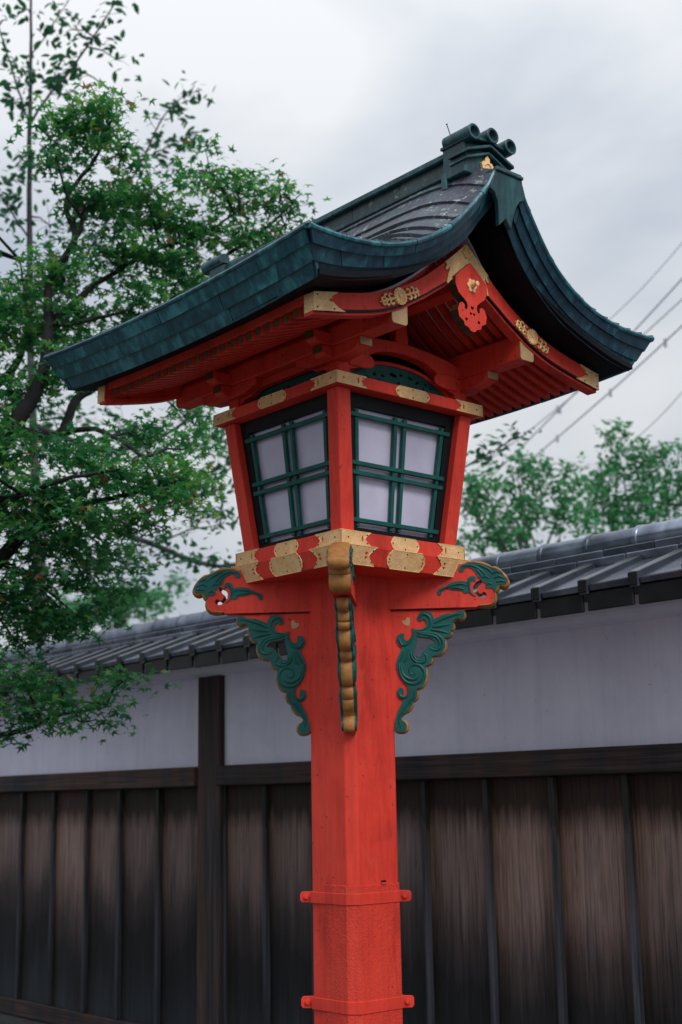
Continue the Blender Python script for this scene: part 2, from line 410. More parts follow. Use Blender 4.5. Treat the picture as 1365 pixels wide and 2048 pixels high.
TILE_RIB = simple('dark_tile_rib', (0.030, 0.036, 0.050), 0.28, var=0.5, spec=0.6)
TILE_D = simple('dark_tile_edge', (0.012, 0.014, 0.018), 0.6, var=0.5)
STONE = simple('foundation_stone', (0.045, 0.046, 0.046), 0.85, var=0.4, scale=5)
BARK = simple('bark', (0.016, 0.015, 0.017), 0.9, var=0.4, scale=20)
BARK_G = simple('pale_bark', (0.060, 0.060, 0.066), 0.9, var=0.4, scale=20)
CABLE = simple('cable_sheath', (0.42, 0.44, 0.48), 0.6)

def leaf_mat(name, ramp, trans=0.42, rough=0.5):
    M = Mat(name); a = M.n('ShaderNodeAttribute'); a.attribute_name = 'tint'
    c = M.ramp(a.outputs['Fac'], ramp); M.col(c); M.set(Roughness=rough, Specular_IOR_Level=0.3)
    t = M.n('ShaderNodeBsdfTranslucent'); M.L(M.mix(1.0, c, (1.3, 1.5, 0.9), 'MULTIPLY'), t.inputs[0])
    mx = M.n('ShaderNodeMixShader'); mx.inputs[0].default_value = trans
    M.L(M.b.outputs[0], mx.inputs[1]); M.L(t.outputs[0], mx.inputs[2]); M.L(mx.outputs[0], M.out.inputs[0]); return M.m
MAPLE = leaf_mat('maple_leaf', [(0.0, (0.018, 0.105, 0.058)), (0.26, (0.042, 0.205, 0.085)), (0.44, (0.11, 0.315, 0.090)), (0.62, (0.20, 0.36, 0.085)), (0.70, (0.21, 0.14, 0.075)), (1.0, (0.28, 0.12, 0.09))])
CHERRY = leaf_mat('cherry_leaf', [(0.0, (0.018, 0.085, 0.055)), (0.5, (0.035, 0.150, 0.080)), (1.0, (0.085, 0.26, 0.110))])
FARLEAF = leaf_mat('far_tree_leaf', [(0.0, (0.035, 0.165, 0.085)), (0.5, (0.080, 0.310, 0.135)), (1.0, (0.19, 0.46, 0.20))])

def ground_mat():
    M = Mat('gravel_ground'); p = M.pos(); n = M.noise(p, 3, 6); v = M.noise(p, 60, 3, 0.7)
    M.col(M.ramp(M.mix(0.5, n, v), [(0.3, (0.08, 0.079, 0.076)), (0.7, (0.17, 0.167, 0.16))])); M.set(Roughness=0.95, Specular_IOR_Level=0.1); M.bump(v, 0.6, 0.02); return M.m

# ------------------------------------------------------------------ ground
g = MB(); g.add([(-600,-600,0),(600,-600,0),(600,600,0),(-600,600,0)], [(0,1,2,3)])
tag(g.build('ground', ground_mat()), 'grey gravel ground below the lantern and wall', None, None, 'structure')

# ------------------------------------------------------------------ boundary wall (runs along x at y = 1.55)
def build_wall():
    X0, X1 = -9.5, 2.6
    wall = empty('boundary_wall', 'white plaster boundary wall with dark timber boards and a tiled coping', 'wall', (-3, 1.55, 0))
    inv = wall.matrix_world.inverted()
    def put(mb, name, mat, par=wall, **k):
        o = mb.build(name, mat, None, **k); o.parent = par; o.matrix_parent_inverse = inv if par is wall else Matrix.Identity(4); return o
    Y = 1.55
    zb, zr0, zr1, zp = 0.25, 1.683, 1.80, 2.36     # board foot, rail, plaster top
    posts = [-7.20, -3.045, 1.155]
    pw = 0.115
    # posts
    for px in posts:
        b = MB(); b.box((px-pw, Y-0.035, 0.02), (px+pw, Y+0.10, zp+0.02)); put(b, 'post', POSTW, bevel=0.006)
    # bays of plaster and rails
    edges = [X0]+[q for px in posts for q in (px-pw, px+pw)]+[X1]
    for i in range(0, len(edges), 2):
        a, c = edges[i]+0.003, edges[i+1]-0.003
        b = MB(); b.box((a, Y, zr1-0.02), (c, Y+0.09, zp+0.05)); put(b, 'plaster_panel', PLASTER)
        b = MB(); b.box((a-(0.0 if i == 0 else 0.02), Y-0.055, zr0), (c-0.004, Y+0.05, zr1)); put(b, 'rail', RAILW, bevel=0.006)
        b = MB(); b.box((a, Y-0.03, 0.14), (c, Y+0.06, zb)); put(b, 'sill', RAILW, bevel=0.006)
    # boards and battens
    bats = [-5.396, -4.936, -4.48, -4.068, -3.613, -2.518, -2.09, -1.66, -1.222, -0.797, -0.388, 0.026, 0.44, 0.87, 1.55, 1.98, 2.4]
    bats = [-9.1, -8.65, -8.2, -7.75, -6.75, -6.3, -5.85]+bats
    cuts = sorted(bats+[X0, X1]+posts)
    for i in range(len(cuts)-1):
        a, c = cuts[i], cuts[i+1]
        if a in posts: a += pw+0.03
        if c in posts: c -= pw+0.004
        dy = random.uniform(-0.003, 0.004)
        b = MB(); b.box((a+0.002, Y+0.006+dy, zb+0.002), (c-0.002, Y+0.03+dy, zr0-0.002)); put(b, 'board', BOARD)
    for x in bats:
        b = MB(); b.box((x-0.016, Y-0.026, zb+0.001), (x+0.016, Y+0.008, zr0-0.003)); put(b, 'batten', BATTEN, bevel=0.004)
    for px in posts:
        b = MB(); b.box((px+pw+0.002, Y-0.012, zb+0.001), (px+pw+0.028, Y+0.02, zr0-0.003)); put(b, 'batten', BATTEN, bevel=0.003)
    # stone footing
    x = X0
    while x < X1:
        l = random.uniform(0.7, 1.1); b = MB(); b.box((x+0.004, Y-0.14-random.uniform(0, .02), -0.1), (min(x+l, X1)-0.004, Y+0.2, 0.135)); put(b, 'foundation_stone', STONE, bevel=0.015, seg=2); x += l
    # plaster core behind, closing the wall
    b = MB(); b.box((X0, Y+0.095, 0.0), (X1, Y+0.28, zp+0.05)); put(b, 'core', PLASTER)
    # coving under the eaves, both sides
    prof = [(Y-0.005, 2.335), (Y-0.13, 2.345), (Y-0.165, 2.372), (Y-0.175, 2.43), (Y+0.40, 2.43), (Y+0.40, 2.37), (Y+0.375, 2.335)]
    b = MB(); b.rings([[(xx, y, z) for y, z in prof] for xx in np.linspace(X0, X1, 12)]); put(b, 'coving', PLASTER, bevel=0.01)
    # roof: deck with pans, ribs, eave faces and ridge tiles as pieces
    YC = Y+0.14; ye, ze = 1.19, 2.462; yr, zrr = YC, 2.66
    deck = MB(); deck.rings([[(xx, ye+0.02, ze-0.04), (xx, YC, zrr-0.03), (xx, 2*YC-ye-0.02, ze-0.04)] for xx in (X0, X1)])
    roof = put(deck, 'roof', TILE_D)
    sp = 0.262
    n = int((X1-X0)/sp)
    def slope(y): return ze+(zrr-ze)*(y-ye)/(yr-ye)
    for i in range(n):
        xa = 0.117-sp*round((0.117-X0)/sp)+sp*(i+0)
        for s in (0, 1):
            fy = (lambda y: y) if s == 0 else (lambda y: 2*YC-y)
            tl = random.uniform(-0.003, 0.003)
            b = MB(); b.hexa([(xa+0.045, fy(ye), ze-0.032), (xa+sp, fy(ye), ze-0.032), (xa+sp, fy(yr-0.05), zrr-0.05), (xa+0.045, fy(yr-0.05), zrr-0.05),
                              (xa+0.045, fy(ye-0.008), ze-0.006+tl), (xa+sp, fy(ye-0.008), ze+tl), (xa+sp, fy(yr-0.05), zrr-0.022), (xa+0.045, fy(yr-0.05), zrr-0.028)])
            put(b, 'roof_tile', TILE, roof, bevel=0.004)
            b = MB(); b.hexa([(xa, fy(ye-0.010), ze-0.045), (xa+0.047, fy(ye-0.010), ze-0.045), (xa+0.047, fy(yr-0.04), zrr-0.03), (xa, fy(yr-0.04), zrr-0.03),
                              (xa+0.002, fy(ye-0.010), ze+0.024), (xa+0.043, fy(ye-0.010), ze+0.020), (xa+0.043, fy(yr-0.04), zrr-0.002), (xa+0.002, fy(yr-0.04), zrr+0.002)])
            put(b, 'tile_rib', TILE_RIB, roof, bevel=0.003)
            b = MB(); y0_, y1_ = sorted((fy(ye-0.016), fy(ye-0.0105))); b.box((xa-0.002, y0_, ze-0.034), (xa+0.047, y1_, ze+0.019)); put(b, 'dark_rib_cover', TILE_D, roof, bevel=0.002)  # dark plate added over the rib front to hide its bright reflection
            # dropped eave face of each tile
            dr = random.uniform(0.0, 0.008)
            b = MB(); b.box((xa+0.03, min(fy(ye+0.004), fy(ye+0.02)), ze-0.108-dr), (xa+sp+0.005, max(fy(ye+0.004), fy(ye+0.02)), ze-0.034)); put(b, 'eave_face', TILE_D, roof, bevel=0.003)
    # ridge: flat courses and round ridge tiles
    L = 0.281; x = 0.356-L*int((0.356-X0)/L)
    while x < X1:
        for k, (hw, z0, z1) in enumerate(((0.118, 2.606, 2.646), (0.098, 2.649, 2.684))):
            off = 0.14*k
            b = MB(); b.hexa([(x+off+0.002, YC-hw, z0), (x+off+L-0.002, YC-hw, z0), (x+off+L-0.002, YC+hw, z0), (x+off+0.002, YC+hw, z0),
                              (x+off+0.002, YC-hw-0.006, z1), (x+off+L-0.002, YC-hw-0.006, z1), (x+off+L-0.002, YC+hw+0.006, z1), (x+off+0.002, YC+hw+0.006, z1)])
            put(b, 'flat_ridge_tile', TILE, roof, bevel=0.004)
        rr = 0.070; dz = random.uniform(-0.003, 0.003)
        ring = lambda xx, r: [(xx, YC+r*math.cos(t), 2.712+dz+r*math.sin(t)) for t in np.linspace(0, 2*math.pi, 20, endpoint=False)]
        b = MB(); b.rings([ring(x+0.001, rr+0.003), ring(x+0.022, rr+0.003), ring(x+0.025, rr), ring(x+L-0.001, rr-0.003)]); put(b, 'round_ridge_tile', TILE, roof, smooth=True)
        x += L
    return wall
build_wall()

# ------------------------------------------------------------------ lantern
LAN = empty('shrine_lantern', 'vermilion shrine lantern on a post with copper gable roof and gilt fittings', 'lantern')
ZR = EYE
def RK(k): return Matrix.Rotation(k*math.pi/2, 4, 'Z')
def side(k):           # local (n outward, s along, z) of face k; face 0 looks to +x (the gable side), face 3 to -y
    c, s_ = round(math.cos(k*math.pi/2)), round(math.sin(k*math.pi/2))
    return lambda n, s, z: (c*n-s_*s, s_*n+c*s, z+ZR)

# post
def octo(h, c, z): return [(h,-h+c,z),(h,h-c,z),(h-c,h,z),(-h+c,h,z),(-h,h-c,z),(-h,-h+c,z),(-h+c,-h,z),(h-c,-h,z)]
PH, PC = 0.122, 0.030
b = MB(); b.rings([octo(PH, PC, 0.0), octo(PH, PC, ZR+0.60), octo(PH, PC, ZR+0.79)]); post = b.build('post', RED, LAN, bevel=0.003)
b = MB(); b.rings([octo(PH+0.045, PC+0.01, -0.05), octo(PH+0.045, PC+0.01, 0.10), octo(PH+0.02, PC, 0.13)]); b.build('base_stone', STONE, LAN, bevel=0.01)
# textured steel sheet wrapped round the foot of the post, leaving part of one face bare
def wrap(off, z0, z1, x_start, y_end, n_top=40, jag=0.0):
    h = PH; path = [(x_start, -h), (h-PC, -h), (h, -h+PC), (h, h-PC), (h-PC, h), (y_end, h)]
    nrm = [(0,-1), (0.35,-0.94), (0.94,-0.35), (0.94,0.35), (0.35,0.94), (0,1)]
    pts = []
    for i in range(len(path)-1):
        for t in np.linspace(0, 1, 8, endpoint=(i == len(path)-2)):
            p = [path[i][q]*(1-t)+path[i+1][q]*t for q in (0,1)]; nn = [nrm[i][q]*(1-t)+nrm[i+1][q]*t for q in (0,1)]
            l = math.hypot(*nn); pts.append((p, [c/l for c in nn]))
    mb = MB()
    top = [z1+random.uniform(-jag, jag) for _ in pts]
    rings = []
    for (p, nn), zt in zip(pts, top):
        a = (p[0]+nn[0]*0.0006, p[1]+nn[1]*0.0006); c = (p[0]+nn[0]*off, p[1]+nn[1]*off)
        rings.append([(a[0],a[1],z0),(c[0],c[1],z0),(c[0],c[1],zt-0.002),(a[0],a[1],zt)])
    mb.rings(rings); return mb
wrap(0.0045, 0.14, ZR-0.297, -0.018, -0.05, jag=0.0025).build('post_cladding', RED_ROUGH, post)
b = MB(); b.box((PH-0.004, 0.012, ZR-0.292), (PH+0.0022, 0.034, ZR-0.284)); b.build('slot_dark_block', BLACK, post)  # black block standing in for the dark of a hole
b = MB(); b.box((PH+0.002, 0.010, ZR-0.299), (PH+0.008, 0.030, ZR-0.2905)); b.build('tab', RED, post, bevel=0.001)
s2 = math.sqrt(0.5)
for z0, z1 in ((ZR-0.362, ZR-0.322), (ZR-0.718, ZR-0.676)):
    b = MB()
    h, c = PH+0.0075, PC+0.003
    for sg in (1, -1):
        path = [(-(h-c)*sg, -h*sg), ((h-c)*sg, -h*sg), (h*sg, -(h-c)*sg), (h*sg, (h-c)*sg)]
        rr = []
        for (x, y) in path:
            l = math.hypot(x, y); ox, oy = x/l*0.007, y/l*0.007
            rr.append([(x-ox, y-oy, z0), (x, y, z0), (x, y, z1), (x-ox, y-oy, z1)])
        b.rings(rr)
    st = b.build('strap', RED, LAN, bevel=0.002)
    for sx in (1, -1):       # ears at the two side corners
        d = Vector((s2*sx, s2*sx, 0)); nrm = Vector((s2, -s2, 0))
        for face in (1, -1):
            b = MB(); r0 = PH*1.414-PC*0.707-0.012; o3 = 0.004*face
            pl = [(r0, z0), (r0+0.052, z0+0.002), (r0+0.058, z0+0.010), (r0+0.058, z1-0.010), (r0+0.052, z1-0.002), (r0, z1)]
            fa = lambda p, e=0.0045*face: d*p[0]+nrm*(o3+e)+Vector((0, 0, p[1])); fb = lambda p: d*p[0]+nrm*(o3-0.0005*face)+Vector((0, 0, p[1]))
            b.extrude(pl, fa, fb); b.build('strap_ear', RED, st, bevel=0.001)
        b = MB(); cz = (z0+z1)/2; cc = d*(r0+0.036)
        for (a0, a1, rr) in ((0.008, 0.0125, 0.0115), (0.0125, 0.019, 0.0072)):
            hexa_ring = lambda t: [cc+nrm*t+d*(rr*math.cos(q))+Vector((0,0,cz+rr*math.sin(q))) for q in np.linspace(0, 2*math.pi, 16 if rr > 0.01 else 6, endpoint=False)]
            b.rings([hexa_ring(a0), hexa_ring(a1)])
        b.build('bolt', RED, st, bevel=0.001)

# carved brackets on the four diagonals
def BD(p): return (0.151+(p[0]-65)*0.00036, 0.668-(p[1]-567)*0.00036)
BODY = [(-40,567),(800,567),(812,605),(805,640),(775,665),(735,655),(700,670),(690,695),(695,730),(685,765),(665,780),(668,810),(640,840),(605,850),(607,900),(600,950),(575,995),(530,1025),(485,1030),(465,1040),(465,1075),(440,1110),(395,1132),(405,1180),(405,1240),(385,1300),(350,1345),(300,1362),(310,1400),(300,1450),(265,1490),(255,1520),(215,1570),(165,1600),(140,1640),(150,1670),(180,1690),(195,1720),(190,1760),(160,1785),(100,1785),(75,1765),(-40,1740)]
HOLE = [(320,815),(345,830),(400,840),(450,845),(490,870),(505,895),(490,905),(450,910),(425,930),(420,960),(385,975),(365,1000),(360,1020),(335,1040),(300,1025),(290,980),(305,920),(315,870)]
HEART = [(212,715),(175,685),(180,660),(205,665),(225,632),(250,640),(252,675),(245,714)]
FIG_L = [(72,1740),(75,1700),(85,1650),(110,1570),(150,1500),(165,1465),(125,1445),(105,1410),(108,1365),(135,1340),(165,1345),(175,1385),(165,1415),(180,1430),(205,1415),(215,1375),(210,1325),(170,1290),(130,1220),(108,1150),(105,1090),(130,1020),(155,970),(165,938),(130,910),(113,865),(120,820),(150,795),(185,795),(195,815),(190,850),(210,870),(240,860),(265,830),(278,790),(272,745),(320,760),(370,760),(410,735),(425,700),(415,670),(390,650),(375,668),(345,668),(330,635),(345,600),(380,578),(425,572),(470,590),(495,630),(500,655),(560,627),(620,606),(690,603),(730,592),(765,574)]
STROKES = [[(130,1100),(140,1200),(190,1280),(270,1310),(350,1280),(385,1210),(365,1150),(310,1115),(255,1130),(235,1180),(260,1215),(300,1200)],
 [(320,790),(420,795),(520,815),(575,870),(575,930),(530,970),(480,970),(450,945)],[(340,800),(430,815),(510,840),(545,890),(535,930)],
 [(250,960),(262,1040),(310,1090),(370,1095),(410,1070),(405,1020),(375,1005)],[(275,1000),(300,1060),(360,1070)],
 [(500,700),(580,660),(700,620),(780,612)],[(480,740),(560,730),(660,715)],[(460,765),(560,780),(640,805)],
 [(350,640),(395,605),(450,635),(462,700),(420,750),(330,775)],[(135,850),(165,910),(220,905),(270,850),(295,780)],
 [(220,950),(180,1010),(140,1080)],[(240,960),(215,1040),(180,1090)],[(150,1130),(165,1200),(215,1250),(280,1265),(330,1235)],
 [(125,1390),(140,1430),(190,1440),(225,1400)],[(285,1385),(275,1440),(235,1475),(170,1560),(120,1660),(140,1745)]]
ARM = [(-90,60),(-90,548),(930,548),(965,530),(1050,525),(1100,500),(1122,450),(1120,400),(1140,375),(1160,340),(1190,330),(1225,340),(1255,310),(1250,265),(1225,240),(1200,195),(1150,165),(1100,145),(1040,120),(950,95),(850,92),(780,105),(700,60)]
ARM_HOLE = [(905,340),(935,295),(985,272),(1000,290),(990,315),(955,345),(945,375),(965,410),(990,415),(1005,395),(1035,405),(1040,435),(1015,458),(970,455),(930,420),(908,390)]
LEAF_A = [(770,150),(790,120),(850,99),(950,101),(1040,126),(1150,171),(1198,202),(1222,243),(1245,270),(1248,308),(1220,332),(1180,325),(1155,335),(1135,375),(1118,400),(1110,370),(1080,355),(1050,360),(1030,340),(1040,310),(1005,290),(985,262),(960,245),(930,180),(880,145),(840,140),(825,165),(800,185),(775,175)]
LEAF_B = [(540,390),(550,360),(590,340),(620,335),(660,305),(720,285),(800,280),(845,290),(855,250),(885,230),(925,232),(940,260),(925,285),(905,275),(890,290),(880,320),(875,370),(895,410),(930,438),(900,430),(860,395),(840,405),(810,400),(790,375),(720,370),(640,350),(600,365),(580,410),(555,415)]
ARM_STROKES = [[(800,130),(880,120),(960,150),(1030,215),(1060,270)],[(960,115),(1060,160),(1110,215)],[(1110,215),(1150,190),(1200,215)],[(1120,260),(1170,240),(1230,265)],[(1140,300),(1190,290),(1235,300)],[(1040,330),(1070,310),(1100,330)],[(1000,250),(1040,240),(1070,262)],[(940,160),(975,200),(1000,250)],
 [(570,380),(620,345),(700,320),(790,310),(850,330)],[(680,345),(760,350),(820,370)],[(900,255),(868,280),(862,330),(875,380)]]
def smooth2(l, n=2): return catmull(l, n, True)
def relief(strokes, rad, y):
    mb = MB()
    for stq in strokes:
        pts = [BD(p) for p in catmull(stq, 4)]
        k = len(pts); rs = [rad*(0.45+0.55*math.sin(math.pi*min(1, 0.12+i/(k-1)*0.88))) for i in range(k)]
        mb.tube([(p[0], y, p[1]) for p in pts], rs, 6)
    return mb
TB, TA = 0.0205, 0.0335   # half thicknesses
b = MB()
b.extrude([BD(p) for p in BODY], lambda p: (p[0], TB, p[1]), lambda p: (p[0], -TB, p[1]), [[BD(p) for p in HOLE]], 0, 1, 0,
          lambda i: 0 if i in (0, len(BODY)-1, len(BODY)-2) else 1)
me_body = b.mesh('carved_bracket', [RED, OCHRE], smooth=True, sharp=0.55)
b = MB()
b.extrude([BD(p) for p in ARM], lambda p: (p[0], TA, p[1]), lambda p: (p[0], -TA, p[1]), [[BD(p) for p in ARM_HOLE]], 0, 1, 0,
          lambda i: 1 if 3 <= i <= 20 else 0)
me_arm = b.mesh('bracket_arm', [RED, OCHRE], smooth=True, sharp=0.6)
# the puffed ochre pads along the nose and the scroll edge
def pads(outline, lobes, half, bulge):
    mb = MB(); pts = [BD(p) for p in outline]
    for lo, hi in lobes:
        q = [np.array(p) for p in catmull(pts[lo:hi+1], 4)]; k = len(q); rows = []
        for i in range(k):
            t = q[min(i+1, k-1)]-q[max(i-1, 0)]; nrm = np.array([t[1], -t[0]]); nrm /= (np.linalg.norm(nrm)+1e-9)
            if PAD_SIGN*1 < 0: nrm = -nrm
            e0 = math.sin(math.pi*(0.06+0.88*i/(k-1)))**0.6
            rows.append([(q[i][0]+nrm[0]*(bulge*e*e0-0.002), y, q[i][1]+nrm[1]*(bulge*e*e0-0.002)) for y, e in ((-half, 0.0), (-half*0.85, 0.55), (-half*0.45, 0.90), (0, 1.0), (half*0.45, 0.90), (half*0.85, 0.55), (half, 0.0))])
        mb.strip(rows, 0.004)
    return mb
body_lobes = [(1, 5), (5, 7), (7, 10), (10, 13), (13, 18), (18, 22), (22, 27), (27, 30), (30, 34), (34, 41)]; arm_lobes = [(3, 7), (7, 10), (10, 13), (13, 15), (15, 17), (17, 20)]
fig = FIG_L+[(790,572)]+BODY[2:42]
def fig_mesh(sgn):
    mb = relief(STROKES, 0.0062, sgn*(TB+0.005))
    mb.extrude([BD(p) for p in fig], lambda p: (p[0], sgn*(TB+0.006), p[1]), lambda p: (p[0], sgn*(TB-0.001), p[1]), [[BD(p) for p in HOLE]])
    return mb.mesh('scroll_carving', [GREEN], smooth=True, sharp=0.9)
def leaf_mesh(o, sgn, sel):
    mb = relief([ARM_STROKES[i] for i in sel], 0.0052, sgn*(TA+0.003))
    mb.extrude([BD(p) for p in smooth2(o)], lambda p: (p[0], sgn*(TA+0.004), p[1]), lambda p: (p[0], sgn*(TA-0.001), p[1]))
    return mb.mesh('leaf_carving', [GREEN], smooth=True, sharp=0.9)
def heart_mesh(sgn):
    mb = MB(); mb.extrude([BD(p) for p in smooth2(HEART)], lambda p: (p[0], sgn*(TB+0.0012), p[1]), lambda p: (p[0], sgn*(TB-0.002), p[1])); return mb.mesh('heart_inlay', [GILT_DULL])
figs = {s: fig_mesh(s) for s in (1, -1)}; leafA = {s: leaf_mesh(LEAF_A, s, range(0, 8)) for s in (1, -1)}; leafB = {s: leaf_mesh(LEAF_B, s, range(8, 11)) for s in (1, -1)}; hearts = {s: heart_mesh(s) for s in (1, -1)}
PAD_SIGN = -1
me_pad_b = pads(BODY, body_lobes, TB, 0.010).mesh('ochre_edge', [OCHRE], smooth=True, sharp=0.8)
PAD_SIGN = 1
me_pad_a = pads(ARM, arm_lobes, TA, 0.010).mesh('ochre_edge', [OCHRE], smooth=True, sharp=0.8)
for k in range(4):
    M4 = Matrix.Translation((0, 0, ZR)) @ Matrix.Rotation(R(45+90*k), 4, 'Z')
    a = place('bracket_arm', me_arm, LAN, M4); c = place('carved_bracket', me_body, LAN, M4)
    place('ochre_edge', me_pad_a, a); place('ochre_edge', me_pad_b, c)
    for s in (1, -1):
        place('leaf_carving', leafA[s], a); place('leaf_carving', leafB[s], a); place('scroll_carving', figs[s], c); place('heart_inlay', hearts[s], c)

# rails
def ring_frame(hb, zb, ht, zt, inner):
    mb = MB()
    sq = lambda h, z: [(h,-h,z+ZR),(h,h,z+ZR),(-h,h,z+ZR),(-h,-h,z+ZR)]
    mb.rings([sq(inner, zb), sq(hb, zb), sq(ht, zt), sq(inner, zt)], closed=True); return mb
mb = ring_frame(0.291, 0.787, 0.313, 0.853, 0.10); lower_rail = mb.build('lower_rail', RED, LAN, bevel=0.003)
mb = ring_frame(0.300, 0.8545, 0.300, 0.904, 0.10); sill_rail = mb.build('window_sill_rail', RED, LAN, bevel=0.002)
mb = ring_frame(0.361, 1.403, 0.361, 1.446, 0.24); top_rail = mb.build('upper_rail', RED, LAN, bevel=0.002)

def scal_end(L, z0, z1, sg, notch):      # cut end of a corner fitting, concave with cusps; from top to bottom
    H = z1-z0; f = [(0, 1.0), (0.25, 0.90), (0.55, 0.80), (0.62, 0.72), (0.80, 0.66), (0.92, 0.56), (1.0, 0.5), (0.92, 0.44), (0.80, 0.34), (0.62, 0.28), (0.55, 0.20), (0.25, 0.10), (0, 0.0)]
    return [(L+sg*notch*a, z0+H*t) for a, t in f]
def heart2(cx, cz, r, fl=1):
    return [(cx+r*fl*a, cz+r*bb) for a, bb in ((0, -0.9), (0.55, -0.35), (0.9, 0.2), (0.65, 0.75), (0.2, 0.75), (0, 0.45), (-0.2, 0.75), (-0.65, 0.75), (-0.9, 0.2), (-0.55, -0.35))]
def nail(mb, F, s, z, n0, r=0.0028):
    mb.rings([[F(n0, s+r*math.cos(t), z+r*math.sin(t)) for t in np.linspace(0, 6.283, 6, endpoint=False)],
              [F(n0+0.002, s+r*math.cos(t), z+r*math.sin(t)) for t in np.linspace(0, 6.283, 6, endpoint=False)]], 1)
def rim(mb, pts, mi=2, r=0.0013):
    P_ = [Vector(p) for p in pts]; mb.tube(P_+[P_[0]], r, 5, mi)
def fittings(parent, nf, h, z0, z1, Lc, notch, wc, holes=True):
    """nf(z): outward distance of the rail face; h: half length at the face"""
    zt, zb_ = z1-0.0008, z0+0.0008; H = zt-zb_; T = 0.0026
    for k in range(4):
        F0 = side(k); F1 = side((k+1) % 4)
        mb = MB()
        for F, sg in ((F0, 1), (F1, -1)):
            hz = lambda z: nf(z)+T
            # outline in (s, z); outer edge follows the corner of the (tapered) rail
            o = [(sg*hz(zb_), zb_), (sg*hz(zt), zt)]+[(sg*a, zz) for a, zz in scal_end(h-Lc, zb_, zt, 1, notch)]
            hl = []
            if holes:
                cx = h-Lc+notch+0.012
                if H > 0.055:
                    hl = [[(sg*a, zz) for a, zz in heart2(cx, zb_+H*0.62, 0.0075)], [(sg*a, zz) for a, zz in heart2(cx, zb_+H*0.40, 0.0075)]]
                else:
                    hl = [[(sg*(cx+0.0045*math.cos(t)), zb_+H*0.5+0.010*math.sin(t)*(1-0.3*math.cos(2*t))) for t in np.linspace(0, 6.283, 10, endpoint=False)]]
            mb.extrude(o, lambda p: F(nf(p[1])+T, p[0], p[1]), lambda p: F(nf(p[1])-0.001, p[0], p[1]), hl)
            rim(mb, [F(nf(z_)+T, s_, z_) for s_, z_ in o])
            for (a, t) in ((h-Lc+0.018, 0.80), (h-Lc+0.018, 0.20), (h-0.03, 0.5)):
                nail(mb, F, sg*a, zb_+H*t, nf(zb_+H*t)+T-0.0005)
        mb.build('corner_fitting', [GOLD, NAIL, GOLD_P], parent)
        mb = MB()
        half = [(0.78, 1.0), (0.86, 0.86), (0.93, 0.80), (0.95, 0.66), (0.985, 0.58), (1.0, 0.5), (0.985, 0.42), (0.95, 0.34), (0.93, 0.20), (0.86, 0.14), (0.78, 0.0)]
        o = [(wc*a, zb_+H*t) for a, t in half]+[(-wc*a, zb_+H*t) for a, t in reversed(half)]
        hl = []
        if H > 0.055:
            hl = [heart2(sa*wc*0.86, zb_+H*t, 0.005) for sa in (1, -1) for t in (0.68, 0.32)]
        mb.extrude(o, lambda p: F0(nf(p[1])+T, p[0], p[1]), lambda p: F0(nf(p[1])-0.001, p[0], p[1]), hl)
        rim(mb, [F0(nf(z_)+T, s_, z_) for s_, z_ in o])
        for (a, t) in ((0.88, 0.5), (-0.88, 0.5), (0, 0.86), (0, 0.14)): nail(mb, F0, wc*a, zb_+H*t, nf(zb_+H*t)+T-0.0005)
        mb.build('centre_fitting', [GOLD, NAIL, GOLD_P], parent)
fittings(lower_rail, lambda z: 0.291+(z-0.787)/0.066*0.022, 0.303, 0.787, 0.853, 0.158, 0.034, 0.092)
fittings(sill_rail, lambda z: 0.300, 0.300, 0.8545, 0.904, 0.136, 0.028, 0.068)
fittings(top_rail, lambda z: 0.361, 0.361, 1.403, 1.446, 0.138, 0.028, 0.084)

# leaning corner posts
hx = lambda z: 0.281+(z-0.904)/(1.403-0.904)*(0.334-0.281)
for k in range(4):
    mb = MB(); F = RK(k); wv = 0.060
    cs = []
    for z in (0.9045, 1.4025):
        h = hx(z); cs += [(h-wv, h-wv, z+ZR), (h, h-wv, z+ZR), (h, h, z+ZR), (h-wv, h, z+ZR)]
    mb.hexa([F @ Vector(p) for p in cs]); mb.build('corner_post', RED, LAN, bevel=0.003)
    mb = MB(); h = 0.322; mb.hexa([F @ Vector(p) for p in [(h-wv,h-wv,ZR+1.4465),(h,h-wv,ZR+1.4465),(h,h,ZR+1.4465),(h-wv,h,ZR+1.4465),(h-wv,h-wv,ZR+1.53),(h,h-wv,ZR+1.53),(h,h,ZR+1.53),(h-wv,h,ZR+1.53)]]); mb.build('stub_post', RED, LAN, bevel=0.003)

